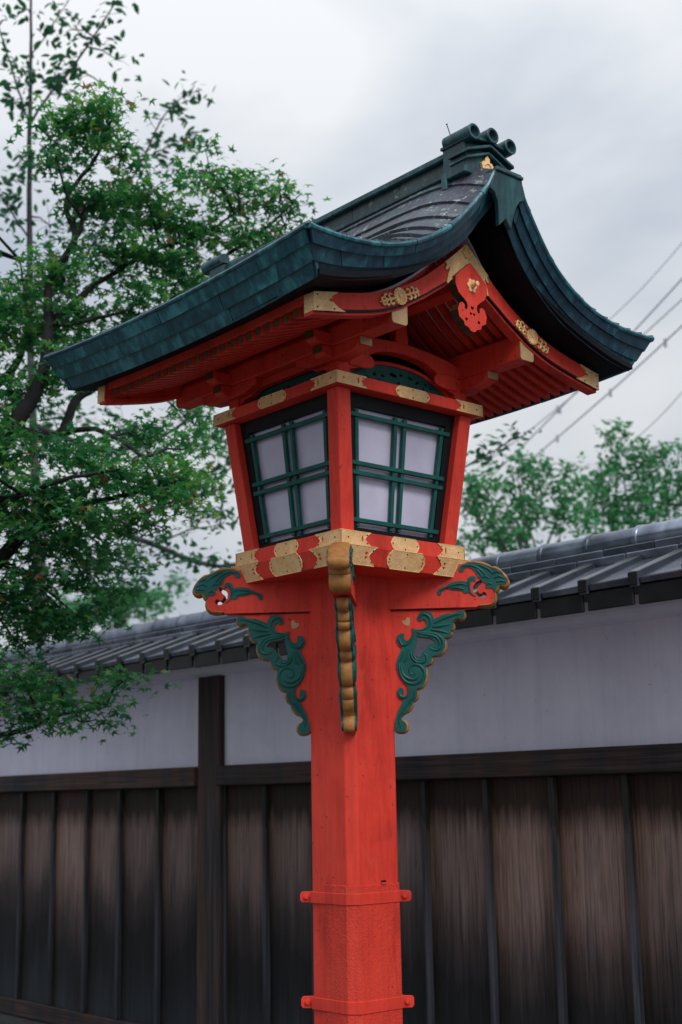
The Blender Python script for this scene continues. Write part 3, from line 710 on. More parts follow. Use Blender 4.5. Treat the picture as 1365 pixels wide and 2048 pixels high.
# lit-window boxes: black frame, green lattice, milky pane
Z0w, Z1w = 0.9055, 1.402
for k in range(4):
    F = side(k)
    wi = lambda z: hx(z)-0.060           # half width between posts
    dep = 0.030
    nrm = lambda z: hx(z)-dep
    P3 = lambda a, z, off=0.0: F(nrm(z)-off, a*wi(z), z)
    mb = MB()
    fw = 0.15; zf0, zf1 = Z0w+0.024, Z1w-0.046
    def bar(mb, quad, o0, o1, mi=0):     # quad in (a,z) a in units of half width
        mb.hexa([P3(a, z, o1) for a, z in quad]+[P3(a, z, o0) for a, z in quad], mi)
    bar(mb, [(-1, Z0w), (1, Z0w), (1, zf0), (-1, zf0)], 0, 0.03)
    bar(mb, [(-1, zf1), (1, zf1), (1, Z1w), (-1, Z1w)], 0, 0.03)
    bar(mb, [(-1, zf0), (-1+fw, zf0), (-1+fw, zf1), (-1, zf1)], 0.0005, 0.03)
    bar(mb, [(1-fw, zf0), (1, zf0), (1, zf1), (1-fw, zf1)], 0.0005, 0.03)
    wf = mb.build('window_frame', BLACK, LAN)
    mb = MB(); bar(mb, [(-1+fw*0.5, zf0-0.01), (1-fw*0.5, zf0-0.01), (1-fw*0.5, zf1+0.01), (-1+fw*0.5, zf1+0.01)], 0.021, 0.027)
    mb.build('window_pane', PANE, LAN)
    hw = 0.0075
    zt, zm, zl = zf1-0.030, (zf0+zf1)/2-0.004, zf0+0.026
    for z in (zt, zm+0.017, zm-0.017, zl):
        mb = MB(); e = 0.915 if z in (zm+0.017, zm-0.017) else 0.93
        bar(mb, [(-e, z-hw), (e, z-hw), (e, z+hw), (-e, z+hw)], -0.006, 0.010); mb.build('lattice_bar', GREEN, wf, bevel=0.0012)
    for a in (-0.80, -0.085, 0.085, 0.80):
        mb = MB(); da = hw/0.24
        bar(mb, [(a-da, zf0+0.004), (a+da, zf0+0.004), (a+da, zf1-0.008), (a-da, zf1-0.008)], 0.000, 0.014); mb.build('lattice_bar', GREEN, wf, bevel=0.0012)

# ---- structure above the box
LV = 0.30
# wall plates / purlins along x
for s in (1, -1):
    y = s*0.317; hw = 0.034
    o = [(y-hw, 1.545), (y+hw, 1.545), (y+hw, 1.640-(0.03 if s > 0 else 0)), (y+hw*0, 1.655), (y-hw, 1.640-(0.03 if s < 0 else 0))]
    mb = MB(); mb.rings([[(x, p[0], p[1]+ZR) for p in o] for x in (-0.633, 0.633)]); pur = mb.build('purlin', RED, LAN, bevel=0.004)
    for e in (1, -1):
        mb = MB(); rr = [(y-hw-0.001, 1.552), (y-hw+0.006, 1.544), (y+hw-0.006, 1.544), (y+hw+0.001, 1.552), (y+hw+0.001, 1.613), (y-hw-0.001, 1.613)]
        mb.rings([[(e*0.6335, p[0], p[1]+ZR) for p in rr], [(e*0.638, p[0], p[1]+ZR) for p in rr]]); mb.build('end_cap', GILT_DULL, pur)
    # boat-shaped bracket under the purlin at each corner
    for e in (1, -1):
        pts = [(0.12, 1.5445), (0.12, 1.522), (0.15, 1.512), (0.19, 1.500), (0.24, 1.497), (0.36, 1.497), (0.42, 1.502), (0.455, 1.515), (0.465, 1.530), (0.465, 1.5445)]
        mb = MB(); mb.extrude([(e*a, z) for a, z in pts], lambda p: (p[0], y+0.029, p[1]+ZR), lambda p: (p[0], y-0.029, p[1]+ZR)); br = mb.build('boat_bracket', RED, LAN, bevel=0.003)
        mb = MB(); mb.box((min(e*0.4655, e*0.469), y-0.026, ZR+1.517), (max(e*0.4655, e*0.469), y+0.026, ZR+1.5435)); mb.build('end_cap', GILT_DULL, br)
# long-side lintels with stepped lower edge above the carved panels
for s in (1, -1):
    y = s*0.300
    low = [(0.262, 1.4475), (0.262, 1.470), (0.235, 1.488), (0.19, 1.492), (0.165, 1.506), (0.14, 1.514), (-0.14, 1.514), (-0.165, 1.506), (-0.19, 1.492), (-0.235, 1.488), (-0.262, 1.470), (-0.262, 1.4475)]
    o = [(-0.30, 1.544), (0.30, 1.544), (0.30, 1.4475)]+low+[(-0.30, 1.4475)]
    mb = MB(); mb.extrude(o, lambda p: (p[0], y+s*0.012, p[1]+ZR), lambda p: (p[0], y-s*0.018, p[1]+ZR)); mb.build('lintel', RED, LAN, bevel=0.002)
# tie beams along y on both gables (rainbow beam with curved soffit), strut, ridge purlin
for e in (1, -1):
    x = e*0.298
    top = [(-0.285, 1.590), (-0.2, 1.612), (0.0, 1.628), (0.2, 1.612), (0.285, 1.590)]
    low = [(0.285, 1.4475), (0.272, 1.4475), (0.270, 1.479), (0.222, 1.492), (0.200, 1.500), (0.196, 1.520), (0.165, 1.552), (0.12, 1.573), (0.06, 1.584), (0, 1.587)]
    low = low+[(-a, z) for a, z in reversed(low[:-1])]
    mb = MB(); mb.extrude(catmull(top, 4)+low, lambda p: (x+e*0.022, p[0], p[1]+ZR), lambda p: (x-e*0.022, p[0], p[1]+ZR)); mb.build('tie_beam', RED, LAN, bevel=0.003)
    # transverse bracket noses at the corners, two tiers
    for s in (1, -1):
        for (l0, l1, za, zb2) in ((0.28, 0.428, 1.546, 1.592), (0.28, 0.392, 1.500, 1.5435)):
            pts = [(l0, zb2), (l1, zb2), (l1, za+0.016), (l1-0.012, za+0.006), (l1-0.04, za), (l0, za)]
            mb = MB(); mb.extrude([(s*a, z) for a, z in pts], lambda p: (x+0.026, p[0], p[1]+ZR), lambda p: (x-0.026, p[0], p[1]+ZR)); br = mb.build('bracket_nose', RED, LAN, bevel=0.003)
            mb = MB(); mb.box((x-0.023, min(s*(l1+0.0005), s*(l1+0.004)), ZR+za+0.017), (x+0.023, max(s*(l1+0.0005), s*(l1+0.004)), ZR+zb2-0.002)); mb.build('end_cap', END_BROWN, br)
    # lobed corner pieces facing the gable
    for s in (1, -1):
        pts = [(0.27, 1.4935), (0.20, 1.4935), (0.165, 1.500), (0.150, 1.512), (0.152, 1.530), (0.165, 1.545), (0.27, 1.55)]
        mb = MB(); mb.extrude([(s*a, z) for a, z in pts], lambda p: (x+e*0.030, p[0], p[1]+ZR), lambda p: (x+e*0.0225, p[0], p[1]+ZR)); mb.build('bracket_lobe', RED, LAN, bevel=0.003)
    # strut
    mb = MB(); pts = [(-0.034, 1.62), (0.034, 1.62), (0.026, 1.70), (0.030, 1.735), (-0.030, 1.735), (-0.026, 1.70)]
    mb.extrude(pts, lambda p: (x+0.018, p[0], p[1]+ZR), lambda p: (x-0.018, p[0], p[1]+ZR)); mb.build('strut', RED, LAN, bevel=0.003)
mb = MB(); mb.box((-0.62, -0.030, ZR+1.735), (0.62, 0.030, ZR+1.790)); mb.build('ridge_purlin', RED, LAN, bevel=0.004)
# carved green openwork panels on all four sides, with a red rim, and a near-black block standing for the shaded interior
def openwork(k):
    F = side(k); n0 = 0.285 if k % 2 == 0 else 0.278
    top = (lambda s: 1.545-0.076*abs(s/0.262)**2.4) if k % 2 == 0 else (lambda s: 1.5135-0.050*max(0, abs(s)/0.262-0.45)**1.2)
    so_ = [0.262*t for t in np.linspace(-1, 1, 21)]
    o = [(s, 1.4475) for s in (-0.262, 0.262)]+[(s, top(s)) for s in reversed(so_)]
    rnd = random.Random(11+k); hl = []; cs = []
    for _ in range(900):
        s, z = rnd.uniform(-0.235, 0.235), rnd.uniform(1.462, 1.55); r = rnd.uniform(0.008, 0.020)
        if z+r > top(s)-0.012 or z-r < 1.455: continue
        if any(math.hypot(s-a, z-c) < r+q+0.0045 for a, c, q in cs): continue
        cs.append((s, z, r)); ph = rnd.uniform(0, 6.28); el = rnd.uniform(0.5, 0.9)
        kk = rnd.choice((2, 3, 2)); l = []
        for t in np.linspace(0, 2*math.pi, 10, endpoint=False):
            q = r*(0.72+0.28*math.cos(kk*t)); l.append((s+q*math.cos(t+ph), z+q*math.sin(t+ph)*el))
        hl.append(l)
    mb = MB(); mb.extrude(o, lambda p: F(n0, p[0], p[1]), lambda p: F(n0-0.012, p[0], p[1]), hl)
    ob = mb.build('openwork_panel', GREEN, LAN)
    if k % 2 == 0:
        mb = MB(); mb.tube([F(n0+0.004, s, top(s)+0.004) for s in so_], 0.007, 6); mb.build('panel_rim', RED, ob, smooth=True)
for k in range(4): openwork(k)
mb = MB(); mb.box((-0.255, -0.255, ZR+1.4), (0.255, 0.255, ZR+1.60)); mb.build('interior_shade_block', SHADE_FILL, LAN)  # solid block, its black colour plays the shade seen through the gaps

# ------------------------------------------------------------------ lantern roof
Pt = table([(-0.02, 2.102), (0.0, 2.100), (0.055, 2.092), (0.085, 2.036), (0.12, 1.988), (0.18, 1.917), (0.25, 1.846), (0.33, 1.790), (0.42, 1.744), (0.51, 1.714), (0.60, 1.697), (0.71, 1.687), (0.80, 1.687), (0.845, 1.690)])
Pb = table([(-0.02, 2.03), (0.0, 2.01), (0.06, 1.945), (0.135, 1.846), (0.255, 1.746), (0.40, 1.662), (0.59, 1.600), (0.70, 1.576), (0.775, 1.566)])
VE = 0.845
def ue(v): return 0.80+0.05*min(1, max(0, (Pt(abs(v))-1.69)/0.4))
def sag(u, v): return 0.030*(1-min(1, (u/0.80)**2))*(abs(v)/VE)**2
def ztop(u, v):
    a = abs(v); d = max(0, ue(a)-abs(u)); r = 1-(1-min(d/0.36, 1))**2.3
    return Pt(a)+0.080*(1-(a/VE)**4)*r-sag(u, a)
def zbot(u, v): return Pb(abs(v))-sag(u, v)
# soffit: black underside
mb = MB(); us = np.linspace(-0.765, 0.765, 21); vsx = np.linspace(-0.770, 0.770, 41)
mb.strip([[(u, v, zbot(u, v)+0.004+ZR) for u in us] for v in vsx], -0.02 if False else 0.02)
roof = mb.build('roof', SOFFIT, LAN, smooth=True)
# verge fascia sheets: three stepped rows on each gable, each side
def verge_pt(e, s, t, f, out_):        # t: 0 eave .. 1 peak ; f: 0 top edge .. 1 bottom edge
    v = VE*(1-t); vb_ = 0.775*(1-t)
    zt, zb2 = Pt(v), Pb(vb_)
    u = ue(v)-0.048*f+out_
    return (e*u, s*(v*(1-f)+vb_*f), zt*(1-f)+zb2*f+ZR)
rows = [(0.0, 0.34, 0.008), (0.30, 0.68, -0.001), (0.64, 1.0, -0.010)]
for e in (1, -1):
    for s in (1, -1):
        for ri, (f0, f1, o) in enumerate(rows):
            st = [[0, .24, .52, .79, 0.985], [0, .13, .38, .66, .88, 0.985], [0, .19, .47, .75, 0.985]][ri]
            st = [q+(random.uniform(-.02, .02) if 0 < q < .9 else 0) for q in st]
            for a, c in zip(st[:-1], st[1:]):
                ts = np.linspace(a+0.0012, c-0.0012 if c < .98 else c, 7); lift = random.uniform(0, 0.004)
                grid = [[verge_pt(e, s, t, f, o+lift+(0.0015 if i == 0 else 0)) for t in ts] for f, i in ((f0, 1), ((f0+f1)/2, 1), (f1, 1))]
                if e*s > 0: grid = [list(reversed(r)) for r in grid]
                mb = MB(); mb.strip(grid, 0.012); mb.build('verge_sheet', COP_V, roof, smooth=True)
# eave fascia sheets along both long sides
def eave_pt(s, u, f, o):
    zt = 1.690-0.030*(1-min(1, (u/0.80)**2)); zb2 = 1.566-0.030*(1-min(1, (u/0.80)**2))
    return (u*(1-f*0.058), s*(VE-0.070*f+o), zt*(1-f)+zb2*f+ZR)
for s in (1, -1):
    for ri, (f0, f1, o) in enumerate(rows):
        k = [6, 5, 6][ri]; cuts = [-0.797+(1.594)*(i+(0.0, 0.45, 0.2)[ri]*(0 < i < k))/k+(random.uniform(-.02, .02) if 0 < i < k else 0) for i in range(k+1)]
        for a, c in zip(cuts[:-1], cuts[1:]):
            xs = np.linspace(a+0.001, c-0.001, 6); lift = random.uniform(0, 0.004)
            grid = [[eave_pt(s, u, f, o+lift) for u in xs] for f in (f0, (f0+f1)/2, f1)]
            if s > 0: grid = [list(reversed(r)) for r in grid]
            mb = MB(); mb.strip(grid, 0.012); mb.build('eave_sheet', COP_F, roof, smooth=True)
# roof courses: overlapping sheets, lower edge lifted
cv = [0.045, 0.100, 0.165, 0.228, 0.295, 0.362, 0.436, 0.508, 0.577, 0.645, 0.712, 0.780, VE+0.004]
for s in (1, -1):
    for i in range(len(cv)-1):
        va, vb_ = cv[i]-0.012, cv[i+1]
        js = [-1, -0.52+0.24*(i % 2), 0.0+0.13*((i*7) % 3-1), 0.40+0.2*(i % 2), 1]
        for a, c in zip(js[:-1], js[1:]):
            ts = []
            for t in np.linspace(a, c, 12 if abs(a) == 1 or abs(c) == 1 else 5): ts.append(t)
            grid = []
            for w_ in (0.0, 0.35, 0.7, 1.0):
                v = va*(1-w_)+vb_*w_; row = []
                for t in ts:
                    tt = math.copysign(1-(1-abs(t))**1.35 if abs(t) > 0.0 else 0, t)
                    u = tt*(ue(v)+0.010); row.append((u, s*v, ztop(u, v)+0.004+0.015*w_+ZR))
                grid.append(row)
            if s > 0: grid = [list(reversed(r)) for r in grid]
            mb = MB(); mb.strip(grid, 0.010 if True else 0); mb.build('roof_sheet', COP_R, roof, smooth=True, sharp=0.5)
# rolled trims along verges and eaves
for e in (1, -1):
    for s in (1, -1):
        st = [0, .17, .34, .52, .70, .86, 0.97]
        for a, c in zip(st[:-1], st[1:]):
            mb = MB(); pp = [verge_pt(e, s, t, -0.030, 0.006) for t in np.linspace(a, c, 7)]
            mb.tube(pp, [0.0115]+[0.0095]*6, 8); mb.build('verge_roll', COP_F, roof, smooth=True)
for s in (1, -1):
    for a in np.linspace(-0.797, 0.797, 8)[:-1]:
        mb = MB(); mb.tube([eave_pt(s, u, -0.02, 0.006) for u in np.linspace(a, a+1.594/7, 6)], [0.010]+[0.0085]*5, 8); mb.build('eave_roll', COP_F, roof, smooth=True)
# bell-shaped copper cover at each gable peak
bell = [(-0.062, 2.106), (0.062, 2.106), (0.078, 2.050), (0.084, 2.020), (0.062, 2.010), (0.046, 1.985), (0.037, 1.950), (0.030, 1.905), (0.0, 1.935), (-0.030, 1.905), (-0.037, 1.950), (-0.046, 1.985), (-0.062, 2.010), (-0.084, 2.020), (-0.078, 2.050)]
for e in (1, -1):
    fx = lambda z: 0.862-0.030*(2.10-z)/0.2
    mb = MB(); mb.extrude(bell, lambda p: (e*(fx(p[1])+0.008), p[0], p[1]+ZR), lambda p: (e*(fx(p[1])-0.010), p[0], p[1]+ZR)); mb.build('peak_cover', COP_D, roof, bevel=0.002)
    mb = MB(); mb.box((min(e*0.62, e*0.876), -0.068, ZR+2.086), (max(e*0.62, e*0.876), 0.068, ZR+2.099)); mb.build('peak_cap', COP_D, roof, bevel=0.003)
# ridge beam
for a, c in zip(np.linspace(-0.66, 0.66, 6)[:-1], np.linspace(-0.66, 0.66, 6)[1:]):
    for (h0, z0, z1, nm) in ((0.064, 2.05, 2.138, 'ridge_base'), (0.070, 2.1435, 2.2055, 'ridge_panel')):
        mb = MB(); mb.box((a+0.0006, -h0, ZR+z0), (c-0.0006, h0, ZR+z1)); mb.build(nm, COP_P if nm == 'ridge_panel' else COP_D, roof, bevel=0.002)
for (h0, z0, z1) in ((0.094, 2.1295, 2.146), (0.091, 2.204, 2.228)):
    mb = MB(); mb.box((-0.665, -h0, ZR+z0), (0.665, h0, ZR+z1)); mb.build('ridge_moulding', COP_D, roof, bevel=0.004)
# ridge-end ornaments
for e in (1, -1):
    mb = MB(); o = [(-0.106, 2.112), (0.106, 2.112), (0.106, 2.228), (0, 2.243), (-0.106, 2.228)]
    mb.extrude(o, lambda p: (e*0.762, p[0], p[1]+ZR), lambda p: (e*0.655, p[0], p[1]+ZR)); orn = mb.build('ridge_end', COP_D, roof, bevel=0.004)
    mb = MB(); mb.box((min(e*0.645, e*0.672), -0.109, ZR+2.075), (max(e*0.645, e*0.672), 0.109, ZR+2.14)); mb.build('ridge_end_foot', COP_D, orn, bevel=0.004)
    for (zc, dz, px_, hw) in ((2.222, 0.012, 0.792, 0.118), (2.199, 0.010, 0.782, 0.112)):
        dr = 0.046
        o = [(-hw, zc-dr), (0, zc), (hw, zc-dr), (hw, zc-dr+dz), (0, zc+dz), (-hw, zc-dr+dz)]
        mb = MB(); mb.extrude(o, lambda p: (e*px_, p[0], p[1]+ZR), lambda p: (e*0.690, p[0], p[1]+ZR)); mb.build('ridge_end_moulding', COP_D, orn, bevel=0.002)
    mb = MB(); o = [(-0.112, 2.226), (0, 2.240), (0.112, 2.226), (0.112, 2.238), (0, 2.253), (-0.112, 2.238)]
    mb.extrude(o, lambda p: (e*0.790, p[0], p[1]+ZR), lambda p: (e*0.650, p[0], p[1]+ZR)); mb.build('ridge_end_moulding', COP_D, orn, bevel=0.002)
    for (yv, zv) in ((-0.092, 2.250), (0.002, 2.264), (0.093, 2.251)):
        rr = 0.0285; ring = lambda x, r: [(e*x, yv+r*math.cos(t), zv+ZR+r*math.sin(t)) for t in np.linspace(0, 2*math.pi, 24, endpoint=False)]
        mb = MB(); mb.rings([ring(0.668, rr-0.001), ring(0.785, rr), ring(0.800, rr+0.001), ring(0.8025, rr-0.002), ring(0.8015, rr-0.008), ring(0.788, rr-0.012), ring(0.782, rr-0.018)]); mb.build('round_tile', COP_D, orn, smooth=True)
    # gilt crest
    cr = [(a, z+0.028) for a, z in ((-0.024, 2.108), (0.024, 2.108), (0.030, 2.135), (0.020, 2.146), (0.012, 2.144), (0.011, 2.158), (0.0, 2.172), (-0.011, 2.158), (-0.012, 2.144), (-0.020, 2.146), (-0.030, 2.135))]
    mb = MB(); mb.extrude(cr, lambda p: (e*0.773, p[0], p[1]+ZR), lambda p: (e*0.7615, p[0], p[1]+ZR)); mb.tube([(e*0.774, 0.016*math.cos(t), ZR+2.152+0.014*math.sin(t)) for t in np.linspace(0.2, 2.9, 7)], 0.003, 5); mb.build('gilt_crest', GOLD_P, orn, bevel=0.001)
mb = MB(); mb.tube([(0.70, -0.108, ZR+2.27), (0.704, -0.128, ZR+2.302)], 0.0018, 6); mb.tube([(0.704, -0.1278, ZR+2.3015), (0.7045, -0.130, ZR+2.305)], 0.0034, 6); mb.build('nail', NAIL, roof)

# bargeboards, pale boarding and rafters
Bt = table([(-0.02, 1.915), (0.0, 1.905), (0.113, 1.808), (0.21, 1.734), (0.26, 1.703), (0.317, 1.673), (0.42, 1.631), (0.477, 1.612), (0.597, 1.584), (0.70, 1.562)])
Bb = table([(-0.02, 1.83), (0.0, 1.815), (0.09, 1.746), (0.164, 1.697), (0.2, 1.672), (0.285, 1.622), (0.311, 1.607), (0.425, 1.561), (0.59, 1.522), (0.70, 1.502)])
XB = 0.650
for e in (1, -1):
    for s in (1, -1):
        vv = np.linspace(0.0, 0.70, 26)
        mb = MB()
        mb.rings([[(e*XB, s*v, Bt(v)+ZR), (e*XB, s*v, Bb(v)+0.006+ZR), (e*(XB-0.042), s*v, Bb(v)+0.006+ZR), (e*(XB-0.042), s*v, Bt(v)+ZR)] for v in vv])
        bb = mb.build('bargeboard', RED, LAN, smooth=True, sharp=0.5)
        mb = MB(); mb.rings([[(e*(XB+0.0015), s*v, Bb(v)+0.0065+ZR), (e*(XB+0.0015), s*v, Bb(v)-0.001+ZR), (e*(XB-0.01), s*v, Bb(v)-0.001+ZR), (e*(XB-0.01), s*v, Bb(v)+0.0065+ZR)] for v in vv]); mb.build('black_edge', BLACK, bb)
        mb = MB(); mb.rings([[(e*(XB-0.008), s*v, Bb(v)+0.006+ZR), (e*(XB-0.008), s*v, Bb(v)-0.010+ZR), (e*(XB-0.05), s*v, Bb(v)-0.010+ZR), (e*(XB-0.05), s*v, Bb(v)+0.006+ZR)] for v in vv]); mb.build('under_board', RED, bb)
        # end fitting
        v0 = 0.7025; L0 = 0.565
        oT = lambda v: Bt(min(v, 0.70))+0.0005; oB = lambda v: Bb(min(v, 0.70))-0.002
        o = [(v0, oB(v0)), (v0, oT(v0)), (0.60, oT(0.60))]+[(0.60+q*0.05, oT(0.60)*(1-t)+oB(0.58)*t) for q, t in ((0.25, .16), (0.5, .28), (0.62, .36), (0.50, .44), (0.72, .50), (0.82, .46), (0.80, .60), (0.66, .66), (0.5, .62), (0.28, .74), (0.0, .86))]+[(0.572, oB(0.572))]
        mb = MB(); mb.extrude([(s*a, z) for a, z in o], lambda p: (e*(XB+0.005), p[0], p[1]+ZR), lambda p: (e*(XB-0.001), p[0], p[1]+ZR))
        for (a, z) in ((0.69, oB(.69)+0.012), (0.69, oT(.69)-0.010), (0.62, oB(.62)+0.008)): mb.tube([(e*(XB+0.004), s*a, z+ZR), (e*(XB+0.007), s*a, z+ZR)], 0.003, 6, 1)
        mb.build('end_fitting', [GOLD, NAIL], bb)
        mb = MB(); mb.box((e*XB-0.045 if e > 0 else e*XB-0.002, min(s*0.700, s*0.7035), ZR+oB(v0)+0.001), (e*XB+0.002 if e > 0 else e*XB+0.045, max(s*0.700, s*0.7035), ZR+oT(v0)-0.001)); mb.build('end_cap', GOLD, bb)
        # chrysanthemum with scrolling leaves
        vc = 0.330; sl_ = (Bt(vc+0.03)+Bb(vc+0.03)-Bt(vc-0.03)-Bb(vc-0.03))/2/0.06
        cz = (Bt(vc)+Bb(vc))/2; tx = Vector((0, s*1, sl_)).normalized(); ty = Vector((0, -s*sl_, 1)).normalized() if s > 0 else Vector((0, sl_, 1)).normalized()
        C0 = Vector((e*(XB+0.002), s*vc, cz+ZR)); ex = Vector((e, 0, 0))
        mb = MB(); pet = []
        for t in np.linspace(0, 2*math.pi, 80, endpoint=False): r = 0.0275+0.0024*abs(math.cos(8*t)); pet.append((r*math.cos(t), r*math.sin(t)))
        mb.extrude(pet, lambda p: C0+tx*p[0]+ty*p[1]+ex*0.006, lambda p: C0+tx*p[0]+ty*p[1]-ex*0.002)
        for q in range(16):
            t = q*math.pi/8+0.196
            mb.tube([C0+ex*0.006+(tx*math.cos(t)+ty*math.sin(t))*r for r in (0.007, 0.016, 0.026)], [0.0016, 0.003, 0.0036], 5)
        mb.tube([C0+ex*0.004, C0+ex*0.010], 0.006, 10)
        for sd in (1, -1):
            for (r0, cx_, cy_, a0, a1) in ((0.012, 0.043, 0.011, -2.2, 2.9), (0.012, 0.043, -0.012, 2.4, -2.8), (0.011, 0.064, 0.014, -1.6, 2.8), (0.010, 0.065, -0.012, 2.0, -2.8), (0.009, 0.083, 0.007, -2.4, 2.2), (0.008, 0.083, -0.009, 2.5, -2.0)):
                pp = [C0+ex*0.004+tx*sd*(cx_+r0*(1-0.6*i/9)*math.cos(a0+(a1-a0)*i/9))+ty*(cy_+r0*(1-0.6*i/9)*math.sin(a0+(a1-a0)*i/9)) for i in range(10)]
                mb.tube(pp, [0.0026]+[0.0038]*8+[0.0055], 6)
            mb.tube([C0+ex*0.003+tx*sd*q for q in (0.026, 0.055, 0.080, 0.100)], [0.003, 0.0035, 0.004, 0.001], 6)
        mb.build('chrysanthemum_fitting', GOLD_P, bb, smooth=True, sharp=0.8)
    # peak fitting: gilt plate over the joint, spreading along both boards
    o = []
    for v in np.linspace(0.0, 0.108, 8): o.append((v, Bt(v)+0.001))
    o += [(0.100, Bt(.10)-0.014), (0.110, Bt(.11)-0.024), (0.098, Bt(.098)-0.034), (0.090, Bt(.09)-0.026), (0.088, Bt(.088)-0.040), (0.096, Bt(.096)-0.050), (0.104, Bb(.104)+0.004), (0.100, Bb(.100)-0.004)]
    for v in np.linspace(0.088, 0.0, 6): o.append((v, Bb(v)+0.0))
    full = o+[(-a, z) for a, z in reversed(o[1:-1])]
    mb = MB(); mb.extrude(full, lambda p: (e*(XB+0.006), p[0], p[1]+ZR), lambda p: (e*(XB-0.001), p[0], p[1]+ZR))
    for q in range(6):
        t = q*math.pi/3; c = Vector((e*(XB+0.006), 0.017*math.cos(t), ZR+1.868+0.015*math.sin(t))); mb.tube([c, c+Vector((e*0.007, 0, 0))], [0.010, 0.004], 8)
    mb.build('peak_fitting', GOLD, LAN, smooth=True, sharp=0.5)
    # pendant
    half = [(0.0, 1.830), (0.050, 1.790), (0.078, 1.765), (0.079, 1.735), (0.066, 1.708), (0.040, 1.690), (0.026, 1.678), (0.022, 1.662), (0.029, 1.650), (0.038, 1.653), (0.037, 1.666), (0.048, 1.675), (0.062, 1.668), (0.072, 1.645), (0.066, 1.618), (0.044, 1.606), (0.040, 1.592), (0.022, 1.588), (0.012, 1.578), (0.0, 1.575)]
    sym = half+[(-a, z) for a, z in reversed(half[1:-1])]
    hh = [heart2(0.031, 1.615, 0.008), heart2(-0.031, 1.615, 0.008), heart2(0, 1.662, 0.009), heart2(0.008, 1.640, 0.007), heart2(-0.008, 1.640, 0.007)]
    mb = MB(); mb.extrude(sym, lambda p: (e*(XB+0.022), p[0], p[1]+ZR), lambda p: (e*(XB-0.012), p[0], p[1]+ZR), hh, 0, 1)
    pdn = mb.build('pendant', [RED, PEND_SIDE], LAN, bevel=0)
    fl = []
    for t in np.linspace(0, 2*math.pi, 48, endpoint=False): r = 0.0215+0.0028*math.cos(6*t); fl.append((r*math.cos(t), 1.745+r*math.sin(t)*1.1))
    mb = MB(); mb.extrude(fl, lambda p: (e*(XB+0.026), p[0], p[1]+ZR), lambda p: (e*(XB+0.0215), p[0], p[1]+ZR), [heart2(0, 1.757, 0.004), heart2(0, 1.733, 0.004)]); mb.tube([(e*(XB+0.024), 0, ZR+1.745), (e*(XB+0.034), 0, ZR+1.745), (e*(XB+0.040), 0, ZR+1.745), (e*(XB+0.052), 0, ZR+1.745), (e*(XB+0.054), 0, ZR+1.745)], [0.011, 0.010, 0.007, 0.009, 0.004], 10); mb.build('gilt_boss', GOLD_P, pdn, smooth=True, sharp=0.6)
# boarding between rafters
for s in (1, -1):
    mb = MB(); vv = np.linspace(0.0, 0.655, 20); uu = np.linspace(-0.625, 0.625, 9)
    g_ = [[(u, s*v, zbot(u, v)-0.014+ZR) for u in uu] for v in vv]
    if s > 0: g_ = [list(reversed(r)) for r in g_]
    mb.strip(g_, 0.008); mb.build('roof_boarding', WHITE_BOARD, LAN, smooth=True)
    # eave batten over rafter ends
    mb = MB(); mb.rings([[(u, s*0.668, zbot(u, 0.668)-0.0239+ZR), (u, s*0.668, zbot(u, 0.668)+0.004+ZR), (u, s*0.690, zbot(u, 0.69)+0.004+ZR), (u, s*0.690, zbot(u, 0.69)-0.0239+ZR)] for u in np.linspace(-0.605, 0.605, 13)]); mb.build('eave_batten', RED, LAN)
for i in range(24):
    u = -0.575+0.05*i
    for s in (1, -1):
        mb = MB(); hw = 0.0125
        mb.rings([[(u-hw, s*v, zbot(u, v)-0.0242+ZR), (u+hw, s*v, zbot(u, v)-0.0242+ZR), (u+hw, s*v, zbot(u, v)-0.053+ZR), (u-hw, s*v, zbot(u, v)-0.053+ZR)] for v in np.linspace(0.015, 0.672, 16)])
        rf = mb.build('rafter', RED, LAN)
        v = 0.672; mb = MB(); mb.box((u-hw+0.001, min(s*(v+0.0004), s*(v+0.003)), ZR+zbot(u, v)-0.0525), (u+hw-0.001, max(s*(v+0.0004), s*(v+0.003)), ZR+zbot(u, v)-0.0247)); mb.build('end_cap', END_BROWN, rf)

# ------------------------------------------------------------------ trees
def leaf_cloud(name, parent, mat, pos, size, tint, shape, flat=0.6, droop=0.25, rng=RNG):
    """One crown mesh of separate small leaves."""
    n = len(pos); shape = np.array(shape, float); k = len(shape)
    nrm = np.stack([rng.normal(0, flat, n), rng.normal(0, flat, n), np.ones(n)], 1); nrm /= np.linalg.norm(nrm, axis=1)[:, None]
    d = np.stack([rng.normal(0, 1, n), rng.normal(0, 1, n), rng.normal(-droop, 0.3, n)], 1)
    d -= nrm*(d*nrm).sum(1)[:, None]; d /= np.linalg.norm(d, axis=1)[:, None]
    e = np.cross(nrm, d)
    V = pos[:, None, :]+size[:, None, None]*(shape[None, :, 0:1]*d[:, None, :]+shape[None, :, 1:2]*e[:, None, :]+shape[None, :, 2:3]*nrm[:, None, :])
    V = V.reshape(-1, 3)
    me = bpy.data.meshes.new(name)
    # triangle fan about vertex 0
    tri = np.array([(0, i, i+1) for i in range(1, k-1)]+[(0, k-1, 1)]); T = (np.arange(n)[:, None, None]*k+tri[None]).reshape(-1, 3)
    me.vertices.add(len(V)); me.vertices.foreach_set('co', V.astype(np.float32).ravel())
    me.loops.add(T.size); me.loops.foreach_set('vertex_index', T.ravel().astype(np.int32))
    me.polygons.add(len(T)); me.polygons.foreach_set('loop_start', np.arange(0, T.size, 3, dtype=np.int32)); me.polygons.foreach_set('loop_total', np.full(len(T), 3, np.int32))
    me.update(calc_edges=True)
    at_ = me.attributes.new('tint', 'FLOAT', 'POINT'); at_.data.foreach_set('value', np.repeat(tint, k).astype(np.float32))
    me.materials.append(mat)
    return link(bpy.data.objects.new(name, me), parent)
